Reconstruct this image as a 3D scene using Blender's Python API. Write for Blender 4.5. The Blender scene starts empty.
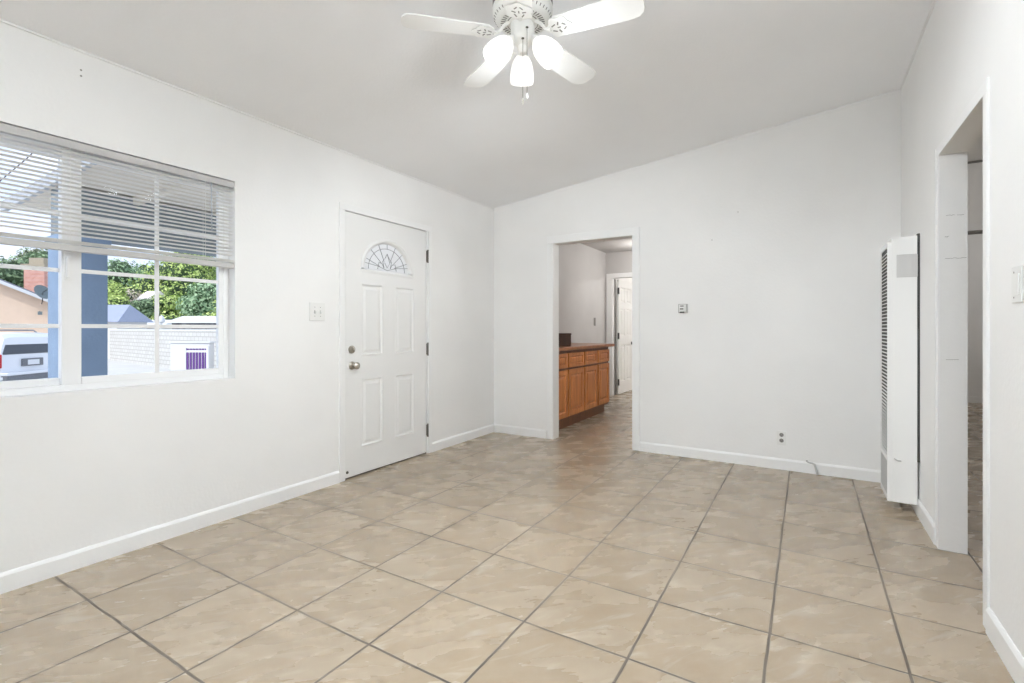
import bpy, math, random
from mathutils import Vector, Matrix, noise
random.seed(7)
SC = bpy.context.scene
G0 = -.75
COL = SC.collection
PI = math.pi

# ------------------------------------------------------------------ camera
F_PX, YAW, V0, EYE = 486.5, 0.5457, 328.9, 1.143
cam = bpy.data.cameras.new('camera')
cam.sensor_width = 36.0
cam.lens = F_PX / 1024 * 36.0
cam.shift_y = (V0 - 341.5) / 1024
cam.clip_start = 0.02; cam.clip_end = 400
co = bpy.data.objects.new('camera', cam); COL.objects.link(co)
co.location = (0, 0, EYE); co.rotation_euler = (PI/2, 0, YAW)
SC.camera = co

# ------------------------------------------------------------------ colour management
SC.view_settings.view_transform = 'Standard'
SC.view_settings.look = 'None'
SC.view_settings.gamma = 1.0
SC.view_settings.use_curve_mapping = False
SC.view_settings.exposure = 0.20
SC.cycles.max_bounces = 14
SC.cycles.diffuse_bounces = 9
SC.cycles.transparent_max_bounces = 24
SC.cycles.use_denoising = True
SC.cycles.denoising_prefilter = 'ACCURATE'
SC.cycles.sample_clamp_indirect = 6.0

# ------------------------------------------------------------------ sky
world = bpy.data.worlds.new('sky'); SC.world = world; world.use_nodes = True
nt = world.node_tree; nt.nodes.clear()
wo = nt.nodes.new('ShaderNodeOutputWorld'); bg = nt.nodes.new('ShaderNodeBackground')
tc = nt.nodes.new('ShaderNodeTexCoord'); mp = nt.nodes.new('ShaderNodeMapping')
mp.inputs['Scale'].default_value = (1, 1, 3)
nz = nt.nodes.new('ShaderNodeTexNoise'); nz.inputs['Scale'].default_value = 2.6; nz.inputs['Detail'].default_value = 6
cr = nt.nodes.new('ShaderNodeValToRGB')
cr.color_ramp.elements[0].position = 0.40; cr.color_ramp.elements[0].color = (0.56, 0.69, 0.92, 1)
cr.color_ramp.elements[1].position = 0.62; cr.color_ramp.elements[1].color = (0.90, 0.93, 1.0, 1)
nt.links.new(tc.outputs['Generated'], mp.inputs['Vector']); nt.links.new(mp.outputs[0], nz.inputs['Vector'])
nt.links.new(nz.outputs['Fac'], cr.inputs[0]); nt.links.new(cr.outputs[0], bg.inputs['Color'])
bg.inputs['Strength'].default_value = 1.25
nt.links.new(bg.outputs[0], wo.inputs['Surface'])

# ------------------------------------------------------------------ sun and lamps
def light(name, kind, loc, energy, color=(1, 1, 1), rot=(0, 0, 0), **kw):
    l = bpy.data.lights.new(name, kind); l.energy = energy; l.color = color
    for k, v in kw.items(): setattr(l, k, v)
    o = bpy.data.objects.new(name, l); COL.objects.link(o); o.location = loc; o.rotation_euler = rot
    return o
sd = Vector((0.03, -0.80, 0.60)).normalized()
so = light('sun', 'SUN', (0, -20, 30), 2.45, (1.0, 0.97, 0.93), angle=0.01)
so.rotation_euler = sd.to_track_quat('Z', 'Y').to_euler()
FAN = Vector((-1.086, 1.880, 0))
LAMP_W = dict(fan=38.0, glow=4.6, rear=720.0, kitchen=13.0, study=52.0, bedroom=17.0, closet=15.0)

# ------------------------------------------------------------------ helpers
XL, XR, YB, YR = -2.982, 0.586, 4.522, -1.7       # inner faces of the room's walls
def ceil_z(x): return 2.480 + 0.1174*(x - XL)

class MB:
    """collects faces in world coordinates; build() links them as one mesh object"""
    def __init__(s): s.v = []; s.f = []
    def add(s, vs, fs):
        n = len(s.v); s.v += [Vector(p) for p in vs]; s.f += [tuple(i+n for i in f) for f in fs]; return s
    def box(s, a, b):
        x0, y0, z0 = [min(p, q) for p, q in zip(a, b)]; x1, y1, z1 = [max(p, q) for p, q in zip(a, b)]
        return s.add([(x0,y0,z0),(x1,y0,z0),(x1,y1,z0),(x0,y1,z0),(x0,y0,z1),(x1,y0,z1),(x1,y1,z1),(x0,y1,z1)],
                     [(0,3,2,1),(4,5,6,7),(0,1,5,4),(1,2,6,5),(2,3,7,6),(3,0,4,7)])
    def obox(s, c, ax, ay, az):
        c, ax, ay, az = map(Vector, (c, ax, ay, az)); vs = []
        for k in (-1, 1):
            for i, j in ((-1,-1),(1,-1),(1,1),(-1,1)): vs.append(c + ax*i + ay*j + az*k)
        return s.add(vs, [(0,3,2,1),(4,5,6,7),(0,1,5,4),(1,2,6,5),(2,3,7,6),(3,0,4,7)])
    def prism(s, poly, fn, d0, d1):
        """poly: 2-D outline; fn(a, b, d) -> point; extruded from d0 to d1"""
        n = len(poly)
        vs = [fn(a, b, d0) for a, b in poly] + [fn(a, b, d1) for a, b in poly]
        fs = [tuple(range(n))[::-1], tuple(range(n, 2*n))] + [(i, (i+1) % n, n+(i+1) % n, n+i) for i in range(n)]
        return s.add(vs, fs)
    def lathe(s, prof, c=(0,0,0), axis=(0,0,1), seg=32, cap=True):
        c = Vector(c); q = Vector(axis).normalized().to_track_quat('Z', 'Y'); n = len(prof); vs = []
        for r, h in prof:
            for k in range(seg):
                t = 2*PI*k/seg; vs.append(c + q @ Vector((r*math.cos(t), r*math.sin(t), h)))
        fs = [(i*seg+k, i*seg+(k+1) % seg, (i+1)*seg+(k+1) % seg, (i+1)*seg+k) for i in range(n-1) for k in range(seg)]
        if cap: fs += [tuple(range(seg))[::-1], tuple((n-1)*seg+k for k in range(seg))]
        return s.add(vs, fs)
    def tube(s, pts, r, seg=8):
        pts = [Vector(p) for p in pts]; vs = []; n = len(pts); up = Vector((0.13, 0.29, 0.95)).normalized()
        for i, p in enumerate(pts):
            t = (pts[min(i+1, n-1)] - pts[max(i-1, 0)]).normalized()
            a = t.cross(up); a = a.normalized() if a.length > 1e-4 else Vector((1,0,0)); b = t.cross(a)
            rr = r[i] if isinstance(r, (list, tuple)) else r
            for k in range(seg):
                q = 2*PI*k/seg; vs.append(p + (a*math.cos(q) + b*math.sin(q))*rr)
        fs = [(i*seg+k, i*seg+(k+1) % seg, (i+1)*seg+(k+1) % seg, (i+1)*seg+k) for i in range(n-1) for k in range(seg)]
        fs += [tuple(range(seg))[::-1], tuple((n-1)*seg+k for k in range(seg))]
        return s.add(vs, fs)
    def panels(s, fn, a0, a1, b0, b1, rects, loops=((0,0),(.012,-.009),(.026,-.009),(.045,-.002))):
        """face with sunk and raised rectangular panels; fn(a, b, d) -> point, d out of the face"""
        A = sorted({a0, a1, *[r[0] for r in rects], *[r[1] for r in rects]}); B = sorted({b0, b1, *[r[2] for r in rects], *[r[3] for r in rects]})
        for i in range(len(A)-1):
            for j in range(len(B)-1):
                am, bm = (A[i]+A[i+1])/2, (B[j]+B[j+1])/2
                if any(r[0] < am < r[1] and r[2] < bm < r[3] for r in rects): continue
                s.add([fn(A[i],B[j],0), fn(A[i+1],B[j],0), fn(A[i+1],B[j+1],0), fn(A[i],B[j+1],0)], [(0,1,2,3)])
        for r in rects:
            vs = []
            for ins, d in loops:
                vs += [fn(r[0]+ins,r[2]+ins,d), fn(r[1]-ins,r[2]+ins,d), fn(r[1]-ins,r[3]-ins,d), fn(r[0]+ins,r[3]-ins,d)]
            fs = [(k*4+i, k*4+(i+1) % 4, k*4+4+(i+1) % 4, k*4+4+i) for k in range(len(loops)-1) for i in range(4)]
            e = 4*(len(loops)-1); fs.append((e, e+1, e+2, e+3)); s.add(vs, fs)
        return s
    def build(s, name, mat, parent=None, smooth=None, bevel=0, seg=2, recalc=False, **props):
        base = Vector((0,0,0))
        if parent is not None: base = wloc(parent)
        me = bpy.data.meshes.new(name)
        me.from_pydata([p - base for p in s.v], [], s.f)
        if recalc:
            import bmesh
            bm = bmesh.new(); bm.from_mesh(me); bmesh.ops.recalc_face_normals(bm, faces=bm.faces); bm.to_mesh(me); bm.free()
        me.update()
        if smooth:
            me.shade_smooth(); me.set_sharp_from_angle(angle=math.radians(smooth))
        me.materials.append(mat)
        o = bpy.data.objects.new(name, me); COL.objects.link(o)
        if parent is not None: o.parent = parent
        if bevel:
            m = o.modifiers.new('bevel', 'BEVEL'); m.width = bevel; m.segments = seg; m.limit_method = 'ANGLE'; m.angle_limit = math.radians(40)
        for k, v in props.items(): o[k] = v
        return o

def wloc(o):
    p = Vector(o.location)
    while o.parent is not None: o = o.parent; p += Vector(o.location)
    return p
def tag(o, label=None, cat=None, group=None, kind=None):
    if label: o['label'] = label
    if cat: o['category'] = cat
    if group: o['group'] = group
    if kind: o['kind'] = kind
    return o
def thing(name, loc, label=None, cat=None, group=None, kind=None):
    o = bpy.data.objects.new(name, None); COL.objects.link(o); o.location = loc; o.empty_display_size = .05
    return tag(o, label, cat, group, kind)
def struct(o, label=None, cat=None): return tag(o, label, cat, None, 'structure')
def ray(u, v):
    a = (u-512)/F_PX; return Vector((-math.sin(YAW)+a*math.cos(YAW), math.cos(YAW)+a*math.sin(YAW), -(v-V0)/F_PX))
def far(u, v, t): return Vector((0,0,EYE)) + ray(u, v)*t          # a point t metres deep, in world coordinates

# ------------------------------------------------------------------ materials
def mat(name, col, rough=.5, metal=0, spec=None, emit=None, estr=0, trans=0, alpha=None, coat=0, bump=0, bscale=200, var=0, vscale=3, sub=0):
    m = bpy.data.materials.new(name); m.use_nodes = True; t = m.node_tree; b = t.nodes['Principled BSDF']
    b.inputs['Base Color'].default_value = (*col, 1); b.inputs['Roughness'].default_value = rough; b.inputs['Metallic'].default_value = metal
    if spec is not None: b.inputs['Specular IOR Level'].default_value = spec
    if trans: b.inputs['Transmission Weight'].default_value = trans
    if coat: b.inputs['Coat Weight'].default_value = coat
    if emit: b.inputs['Emission Color'].default_value = (*emit, 1); b.inputs['Emission Strength'].default_value = estr
    g = None
    if bump or var:
        g = t.nodes.new('ShaderNodeNewGeometry')
    if bump:
        n = t.nodes.new('ShaderNodeTexNoise'); n.inputs['Scale'].default_value = bscale; n.inputs['Detail'].default_value = 3
        bp = t.nodes.new('ShaderNodeBump'); bp.inputs['Strength'].default_value = bump; bp.inputs['Distance'].default_value = .01
        t.links.new(g.outputs['Position'], n.inputs['Vector']); t.links.new(n.outputs['Fac'], bp.inputs['Height']); t.links.new(bp.outputs[0], b.inputs['Normal'])
    if var:
        n = t.nodes.new('ShaderNodeTexNoise'); n.inputs['Scale'].default_value = vscale; n.inputs['Detail'].default_value = 5
        r = t.nodes.new('ShaderNodeValToRGB'); r.color_ramp.elements[0].position = .3; r.color_ramp.elements[1].position = .7
        r.color_ramp.elements[0].color = (*[c*(1-var) for c in col], 1); r.color_ramp.elements[1].color = (*[min(1, c*(1+var*.4)) for c in col], 1)
        t.links.new(g.outputs['Position'], n.inputs['Vector']); t.links.new(n.outputs['Fac'], r.inputs[0]); t.links.new(r.outputs[0], b.inputs['Base Color'])
    return m
def math_node(t, op, a, b=None, c=None):
    n = t.nodes.new('ShaderNodeMath'); n.operation = op
    for i, x in enumerate((a, b, c)):
        if x is None: continue
        if hasattr(x, 'links'): t.links.new(x, n.inputs[i])
        else: n.inputs[i].default_value = x
    return n.outputs[0]

M = {}
M['wall'] = mat('wall_paint', (.86,.857,.85), .62, bump=.12, bscale=55, var=.035, vscale=1.7)
M['ceiling'] = mat('ceiling_paint', (.91,.915,.93), .7, bump=.12, bscale=70, var=.03, vscale=1.2)
M['trim'] = mat('trim_paint', (.86,.862,.86), .38, bump=.05, bscale=40)
M['door'] = mat('door_paint', (.82,.82,.812), .40, bump=.04, bscale=60)
M['dimmed_wall'] = mat('dimmed_white_paint', (.56,.545,.535), .6, bump=.1, bscale=60, var=.06, vscale=2)  # white paint darkened to stand for the dim kitchen light
M['vinyl'] = mat('window_vinyl', (.86,.86,.86), .35)
M['blind'] = mat('blind_slat', (.84,.83,.80), .45)
M['blind_rail'] = mat('blind_rail', (.50,.49,.48), .4)
M['plastic'] = mat('white_plastic', (.80,.80,.785), .35)
M['dark'] = mat('dark_gap', (.03,.028,.025), .8)
M['slot'] = mat('grey_slot', (.24,.23,.22), .6)
M['chrome'] = mat('brushed_nickel', (.52,.49,.44), .28, metal=1)
M['hinge'] = mat('aged_steel', (.13,.12,.105), .45, metal=.8)
M['black'] = mat('black_metal', (.012,.012,.012), .5)
M['fan_white'] = mat('fan_enamel', (.88,.88,.86), .35)
M['fan_blade'] = mat('fan_blade_white', (.86,.855,.84), .5)
M['heater'] = mat('heater_enamel', (.86,.86,.85), .35)
M['heater_dark'] = mat('heater_interior', (.05,.048,.045), .7)
M['heater_grille'] = mat('heater_grille_grey', (.50,.49,.48), .5)
M['shade'] = mat('frosted_shade', (.95,.95,.93), .4, emit=(1,.98,.95), estr=.55)
M['bulb'] = mat('lit_bulb', (1,1,1), .4, emit=(1,.98,.95), estr=2)
M['fixture'] = mat('lit_diffuser', (1,1,1), .4, emit=(1,.98,.95), estr=3)
M['counter'] = mat('counter_tile', (.33,.13,.055), .3, var=.25, vscale=14)
M['brown_box'] = mat('brown_wood_box', (.05,.019,.009), .75, var=.3, vscale=9)
M['brass'] = mat('lead_came', (.34,.34,.33), .35, metal=.8)
# outdoors
M['stucco_blue'] = mat('blue_stucco', (.22,.30,.42), .9, bump=.4, bscale=30, var=.10, vscale=6)
M['soffit'] = mat('porch_soffit', (.72,.66,.57), .8)
M['beam'] = mat('porch_beam', (.20,.235,.26), .8)
M['concrete'] = mat('pale_concrete', (.64,.63,.61), .9, var=.10, vscale=.5)
M['peach'] = mat('peach_stucco', (.84,.64,.49), .9, var=.04)
M['roof_grey'] = mat('grey_shingles', (.24,.25,.29), .9, var=.2, vscale=2)
M['fascia'] = mat('white_fascia', (.70,.71,.72), .6)
M['white_house'] = mat('white_siding', (.70,.70,.70), .8)
M['car'] = mat('car_paint', (.80,.83,.88), .35, coat=.5)
M['car_glass'] = mat('car_glass', (.07,.085,.11), .12)
M['bumper'] = mat('grey_bumper', (.17,.18,.20), .5)
M['red_lens'] = mat('red_lens', (.55,.02,.03), .25)
M['tyre'] = mat('tyre_rubber', (.02,.02,.02), .8)
M['bark'] = mat('bark', (.12,.085,.06), .9)
M['dish'] = mat('dish_grey', (.16,.20,.21), .5)
M['purple'] = mat('purple_slat', (.13,.05,.24), .6)
M['plate'] = mat('plate_white', (.75,.77,.80), .5)
M['dirt'] = mat('scuff_grey', (.28,.27,.26), .9)

def floor_material():
    m = bpy.data.materials.new('ceramic_floor_tile'); m.use_nodes = True; t = m.node_tree; b = t.nodes['Principled BSDF']; L = t.links.new
    b.inputs['Specular IOR Level'].default_value = .85
    g = t.nodes.new('ShaderNodeNewGeometry'); sp = t.nodes.new('ShaderNodeSeparateXYZ'); L(g.outputs['Position'], sp.inputs[0])
    nn = t.nodes.new('ShaderNodeTexNoise'); nn.inputs['Scale'].default_value = 5; nn.inputs['Detail'].default_value = 2; L(g.outputs['Position'], nn.inputs['Vector'])
    wob = math_node(t, 'MULTIPLY', math_node(t, 'SUBTRACT', nn.outputs['Fac'], .5), .006)
    S = .4122
    def line(c, off):
        q = math_node(t, 'DIVIDE', math_node(t, 'SUBTRACT', math_node(t, 'ADD', c, wob), off), S)
        fl = math_node(t, 'FLOOR', q); fr = math_node(t, 'SUBTRACT', q, fl)
        d = math_node(t, 'MULTIPLY', math_node(t, 'MINIMUM', fr, math_node(t, 'SUBTRACT', 1, fr)), S)
        return fl, d
    ix, dx = line(sp.outputs[0], -.5337); iy, dy = line(sp.outputs[1], 3.298)
    def mask(d, w):
        r = t.nodes.new('ShaderNodeMapRange'); r.inputs['From Min'].default_value = w*.55; r.inputs['From Max'].default_value = w*1.25
        r.inputs['To Min'].default_value = 1; r.inputs['To Max'].default_value = 0; L(d, r.inputs['Value']); return r.outputs[0]
    gx, gy = mask(dx, .0054), mask(dy, .0054)
    grout = math_node(t, 'MAXIMUM', gx, gy)
    # tile face: cloudy beige marbling, different in every tile
    cv = t.nodes.new('ShaderNodeCombineXYZ'); L(ix, cv.inputs[0]); L(iy, cv.inputs[1])
    wn = t.nodes.new('ShaderNodeTexWhiteNoise'); wn.noise_dimensions = '3D'; L(cv.outputs[0], wn.inputs['Vector'])
    ofs = t.nodes.new('ShaderNodeVectorMath'); ofs.operation = 'MULTIPLY_ADD'; L(wn.outputs['Color'], ofs.inputs[0]); ofs.inputs[1].default_value = (20,20,20); L(g.outputs['Position'], ofs.inputs[2])
    mp = t.nodes.new('ShaderNodeMapping'); mp.vector_type = 'TEXTURE'; mp.inputs['Rotation'].default_value = (0,0,.75); mp.inputs['Scale'].default_value = (1/2.6, 1/6.5, 1); L(ofs.outputs[0], mp.inputs[0])
    n1 = t.nodes.new('ShaderNodeTexNoise'); n1.inputs['Scale'].default_value = 1.3; n1.inputs['Detail'].default_value = 5; n1.inputs['Roughness'].default_value = .5; n1.inputs['Distortion'].default_value = .25
    L(mp.outputs[0], n1.inputs['Vector'])
    cr = t.nodes.new('ShaderNodeValToRGB'); e = cr.color_ramp.elements
    e[0].position = .22; e[0].color = (.285,.212,.138,1); e[1].position = .80; e[1].color = (.405,.335,.25,1)
    m2 = t.nodes.new('ShaderNodeMapping'); m2.vector_type = 'TEXTURE'; m2.inputs['Rotation'].default_value = (0,0,.95); m2.inputs['Scale'].default_value = (1/3.,1/11.,1); L(ofs.outputs[0], m2.inputs[0])
    n2 = t.nodes.new('ShaderNodeTexNoise'); n2.inputs['Scale'].default_value = 1.5; n2.inputs['Detail'].default_value = 4; n2.inputs['Distortion'].default_value = .8; L(m2.outputs[0], n2.inputs['Vector'])
    n3 = t.nodes.new('ShaderNodeTexNoise'); n3.inputs['Scale'].default_value = 22; n3.inputs['Detail'].default_value = 3; n3.inputs['Roughness'].default_value = .6; L(ofs.outputs[0], n3.inputs['Vector'])
    sk = t.nodes.new('ShaderNodeMapRange'); sk.inputs['From Min'].default_value = .56; sk.inputs['From Max'].default_value = .74; sk.inputs['To Max'].default_value = .55; L(n2.outputs['Fac'], sk.inputs['Value'])
    L(math_node(t, 'ADD', math_node(t, 'MULTIPLY', n1.outputs['Fac'], .72), math_node(t, 'MULTIPLY', n3.outputs['Fac'], .28)), cr.inputs[0])
    mk_ = t.nodes.new('ShaderNodeMix'); mk_.data_type = 'RGBA'; L(sk.outputs[0], mk_.inputs['Factor']); L(cr.outputs[0], mk_.inputs['A']); mk_.inputs['B'].default_value = (.52,.46,.375,1)
    hv = t.nodes.new('ShaderNodeHueSaturation'); L(mk_.outputs['Result'], hv.inputs['Color'])
    L(math_node(t, 'ADD', math_node(t, 'MULTIPLY', wn.outputs['Value'], .10), .95), hv.inputs['Value'])
    gn = t.nodes.new('ShaderNodeTexNoise'); gn.inputs['Scale'].default_value = 1.1; gn.inputs['Detail'].default_value = 2; L(g.outputs['Position'], gn.inputs['Vector'])
    gr = t.nodes.new('ShaderNodeValToRGB'); gr.color_ramp.elements[0].position = .35; gr.color_ramp.elements[0].color = (.075,.060,.046,1)
    gr.color_ramp.elements[1].position = .72; gr.color_ramp.elements[1].color = (.19,.155,.12,1); L(gn.outputs['Fac'], gr.inputs[0])
    mx = t.nodes.new('ShaderNodeMix'); mx.data_type = 'RGBA'; L(grout, mx.inputs['Factor']); L(hv.outputs[0], mx.inputs['A']); L(gr.outputs[0], mx.inputs['B'])
    L(mx.outputs['Result'], b.inputs['Base Color'])
    rr = t.nodes.new('ShaderNodeMapRange'); L(grout, rr.inputs['Value']); rr.inputs['To Min'].default_value = .27; rr.inputs['To Max'].default_value = .9
    L(math_node(t, 'ADD', rr.outputs[0], math_node(t, 'MULTIPLY', math_node(t, 'SUBTRACT', n1.outputs['Fac'], .5), .2)), b.inputs['Roughness'])
    bp = t.nodes.new('ShaderNodeBump'); bp.inputs['Strength'].default_value = .25; bp.inputs['Distance'].default_value = .004
    hh = math_node(t, 'SUBTRACT', 1.0, grout); L(hh, bp.inputs['Height']); L(bp.outputs[0], b.inputs['Normal'])
    return m
M['floor'] = floor_material()

def wood_material(name, c0, c1, axis=2):
    m = bpy.data.materials.new(name); m.use_nodes = True; t = m.node_tree; b = t.nodes['Principled BSDF']; L = t.links.new
    g = t.nodes.new('ShaderNodeNewGeometry'); mp = t.nodes.new('ShaderNodeMapping'); s = [26,26,26]; s[axis] = 1.6; mp.inputs['Scale'].default_value = s
    L(g.outputs['Position'], mp.inputs[0]); n = t.nodes.new('ShaderNodeTexNoise'); n.inputs['Scale'].default_value = 1.2; n.inputs['Detail'].default_value = 5; n.inputs['Distortion'].default_value = .8
    L(mp.outputs[0], n.inputs['Vector']); r = t.nodes.new('ShaderNodeValToRGB'); r.color_ramp.elements[0].position = .3; r.color_ramp.elements[0].color = (*c0,1)
    r.color_ramp.elements[1].position = .7; r.color_ramp.elements[1].color = (*c1,1); L(n.outputs['Fac'], r.inputs[0]); L(r.outputs[0], b.inputs['Base Color'])
    b.inputs['Roughness'].default_value = .35; b.inputs['Coat Weight'].default_value = .25
    return m
M['oak'] = wood_material('honey_oak', (.34,.105,.024), (.62,.235,.066))
M['oak_frame'] = wood_material('oak_frame', (.10,.030,.009), (.20,.065,.018))

def glass_material(name, tint=(1,1,1), gloss=.05, body=0, bodycol=(.9,.95,1)):
    m = bpy.data.materials.new(name); m.use_nodes = True; t = m.node_tree; t.nodes.clear(); L = t.links.new
    o = t.nodes.new('ShaderNodeOutputMaterial'); tr = t.nodes.new('ShaderNodeBsdfTransparent'); tr.inputs[0].default_value = (*tint,1)
    gl = t.nodes.new('ShaderNodeBsdfGlossy'); gl.inputs['Roughness'].default_value = .02
    fr = t.nodes.new('ShaderNodeFresnel'); fr.inputs[0].default_value = 1.45; mx = t.nodes.new('ShaderNodeMixShader')
    L(math_node(t, 'MULTIPLY', fr.outputs[0], gloss/.04*.6), mx.inputs[0]); L(tr.outputs[0], mx.inputs[1]); L(gl.outputs[0], mx.inputs[2])
    last = mx.outputs[0]
    if body:
        tl = t.nodes.new('ShaderNodeBsdfTranslucent'); tl.inputs[0].default_value = (*bodycol,1); df = t.nodes.new('ShaderNodeBsdfDiffuse'); df.inputs[0].default_value = (*bodycol,1)
        m2 = t.nodes.new('ShaderNodeMixShader'); m2.inputs[0].default_value = .4; L(tl.outputs[0], m2.inputs[1]); L(df.outputs[0], m2.inputs[2])
        m3 = t.nodes.new('ShaderNodeMixShader'); m3.inputs[0].default_value = body; L(last, m3.inputs[1]); L(m2.outputs[0], m3.inputs[2]); last = m3.outputs[0]
    L(last, o.inputs[0]); return m
M['glass'] = glass_material('window_glass', (.97,.985,1), gloss=.006)
M['obscure'] = glass_material('obscure_glass', (1,1,1), gloss=.012, body=.8, bodycol=(1,1,1))

def brick_material(name, c1, c2, mortar, bw, bh, axis_x='x', msize=.012, rough=.9):
    m = bpy.data.materials.new(name); m.use_nodes = True; t = m.node_tree; b = t.nodes['Principled BSDF']; L = t.links.new
    g = t.nodes.new('ShaderNodeNewGeometry'); sp = t.nodes.new('ShaderNodeSeparateXYZ'); L(g.outputs['Position'], sp.inputs[0])
    cv = t.nodes.new('ShaderNodeCombineXYZ')
    L(math_node(t, 'ADD', sp.outputs[0], sp.outputs[1]) if axis_x == 'xy' else sp.outputs[0], cv.inputs[0]); L(sp.outputs[2], cv.inputs[1])
    br = t.nodes.new('ShaderNodeTexBrick'); L(cv.outputs[0], br.inputs['Vector']); br.inputs['Color1'].default_value = (*c1,1); br.inputs['Color2'].default_value = (*c2,1)
    br.inputs['Mortar'].default_value = (*mortar,1); br.inputs['Scale'].default_value = 1; br.inputs['Brick Width'].default_value = bw; br.inputs['Row Height'].default_value = bh; br.inputs['Mortar Size'].default_value = msize
    L(br.outputs['Color'], b.inputs['Base Color']); b.inputs['Roughness'].default_value = rough
    return m
M['block'] = brick_material('white_block_wall', (.60,.595,.575), (.55,.54,.52), (.42,.41,.39), .42, .2, msize=.02)
M['brick'] = brick_material('red_brick', (.55,.19,.13), (.68,.32,.24), (.72,.54,.48), .25, .09, 'xy', msize=.014)

def leaf_material(name, c0, c1):
    m = bpy.data.materials.new(name); m.use_nodes = True; t = m.node_tree; b = t.nodes['Principled BSDF']; L = t.links.new
    g = t.nodes.new('ShaderNodeNewGeometry'); n = t.nodes.new('ShaderNodeTexNoise'); n.inputs['Scale'].default_value = .55; n.inputs['Detail'].default_value = 3
    L(g.outputs['Position'], n.inputs['Vector'])
    s = math_node(t, 'ADD', math_node(t, 'MULTIPLY', g.outputs['Random Per Island'], .55), math_node(t, 'MULTIPLY', n.outputs['Fac'], .6))
    r = t.nodes.new('ShaderNodeValToRGB'); r.color_ramp.elements[0].position = .3; r.color_ramp.elements[0].color = (*c0,1); r.color_ramp.elements[1].position = .85; r.color_ramp.elements[1].color = (*c1,1)
    L(s, r.inputs[0]); L(r.outputs[0], b.inputs['Base Color']); b.inputs['Roughness'].default_value = .7
    b.inputs['Transmission Weight'].default_value = 0
    return m
M['leaf_dark'] = leaf_material('dark_leaves', (.05,.10,.05), (.33,.46,.25))
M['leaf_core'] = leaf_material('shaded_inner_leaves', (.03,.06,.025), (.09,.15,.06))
M['leaf_olive'] = leaf_material('olive_leaves', (.12,.14,.07), (.50,.52,.36))
M['leaf_bright'] = leaf_material('bright_leaves', (.18,.30,.05), (.72,.84,.30))
M['leaf_mid'] = leaf_material('mid_leaves', (.10,.21,.10), (.52,.70,.42))
M['flower'] = leaf_material('pink_flowers', (.42,.40,.26), (.95,.80,.72))

# ------------------------------------------------------------------ room shell
f = MB().box((-3.13, YR-.15, -.12), (3.6, 11.4, 0))
struct(f.build('floor', M['floor']), 'beige marbled ceramic tile floor with dark grout lines', 'floor')

def wall_x(mb, x0, x1, y0, y1, z0, top, holes):
    """wall across X (thickness x0..x1) running along y with rectangular holes (ya, yb, za, zb); level top"""
    A = sorted({y0, y1, *[h[0] for h in holes], *[h[1] for h in holes]})
    for i in range(len(A)-1):
        a, b = A[i], A[i+1]; hs = [h for h in holes if h[0] < (a+b)/2 < h[1]]
        z = z0
        for h in sorted(hs, key=lambda h: h[2]):
            if h[2] > z: mb.box((x0,a,z), (x1,b,h[2]))
            z = h[3]
        mb.box((x0,a,z), (x1,b,top))
    return mb
def wall_y(mb, y0, y1, x0, x1, z0, topf, holes):
    A = sorted({x0, x1, *[h[0] for h in holes], *[h[1] for h in holes]})
    for i in range(len(A)-1):
        a, b = A[i], A[i+1]; hs = [h for h in holes if h[0] < (a+b)/2 < h[1]]
        z = z0
        for h in sorted(hs, key=lambda h: h[2]):
            if h[2] > z: mb.box((a,y0,z), (b,y1,h[2]))
            z = h[3]
        ta, tb = topf(a), topf(b)
        mb.add([(a,y0,z),(b,y0,z),(b,y1,z),(a,y1,z),(a,y0,ta),(b,y0,tb),(b,y1,tb),(a,y1,ta)],
               [(0,3,2,1),(4,5,6,7),(0,1,5,4),(1,2,6,5),(2,3,7,6),(3,0,4,7)])
    return mb
WIN = (.110, 1.658, .842, 2.042)
DR = (2.470, 3.418, 0, 2.046)
wl = wall_x(MB(), -3.13, XL, YR, 11.2, 0, ceil_z(XL)+.02, [WIN, DR])
wl = wl.build('wall_left', M['wall']); struct(wl, 'white painted wall with window and front door', 'wall')
OPB = (-2.244, -1.413, 0, 2.024)
wb = wall_y(MB(), YB, 4.647, XL, XR, 0, lambda x: ceil_z(x)+.02, [OPB])
wb = wb.build('wall_back', M['wall']); struct(wb, 'white painted far wall with kitchen doorway', 'wall')
OPR = (2.552, 3.305, 0, 2.042)
wr = wall_x(MB(), XR, .694, YR, 8.15, 0, 2.99, [OPR])
struct(wr.build('wall_right', M['wall']), 'white painted right wall with open doorway beside the heater', 'wall')
REAR = (-2.3, -.4, .95, 2.05)
struct(wall_y(MB(), YR-.13, YR, XL, XR, 0, lambda x: ceil_z(x)+.02, [REAR]).build('wall_rear', M['wall']), 'white wall behind the camera with an added window opening', 'wall')
c = MB(); za, zb = ceil_z(-3.13), ceil_z(.694)
c.add([(-3.13,YR-.13,za),(.70,YR-.13,zb),(.70,4.60,zb),(-3.13,4.60,za),(-3.13,YR-.13,za+.1),(.70,YR-.13,zb+.1),(.70,4.60,zb+.1),(-3.13,4.60,za+.1)],
      [(0,3,2,1),(4,5,6,7),(0,1,5,4),(1,2,6,5),(2,3,7,6),(3,0,4,7)])
struct(c.build('ceiling', M['ceiling']), 'sloped off-white ceiling', 'ceiling')

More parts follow.
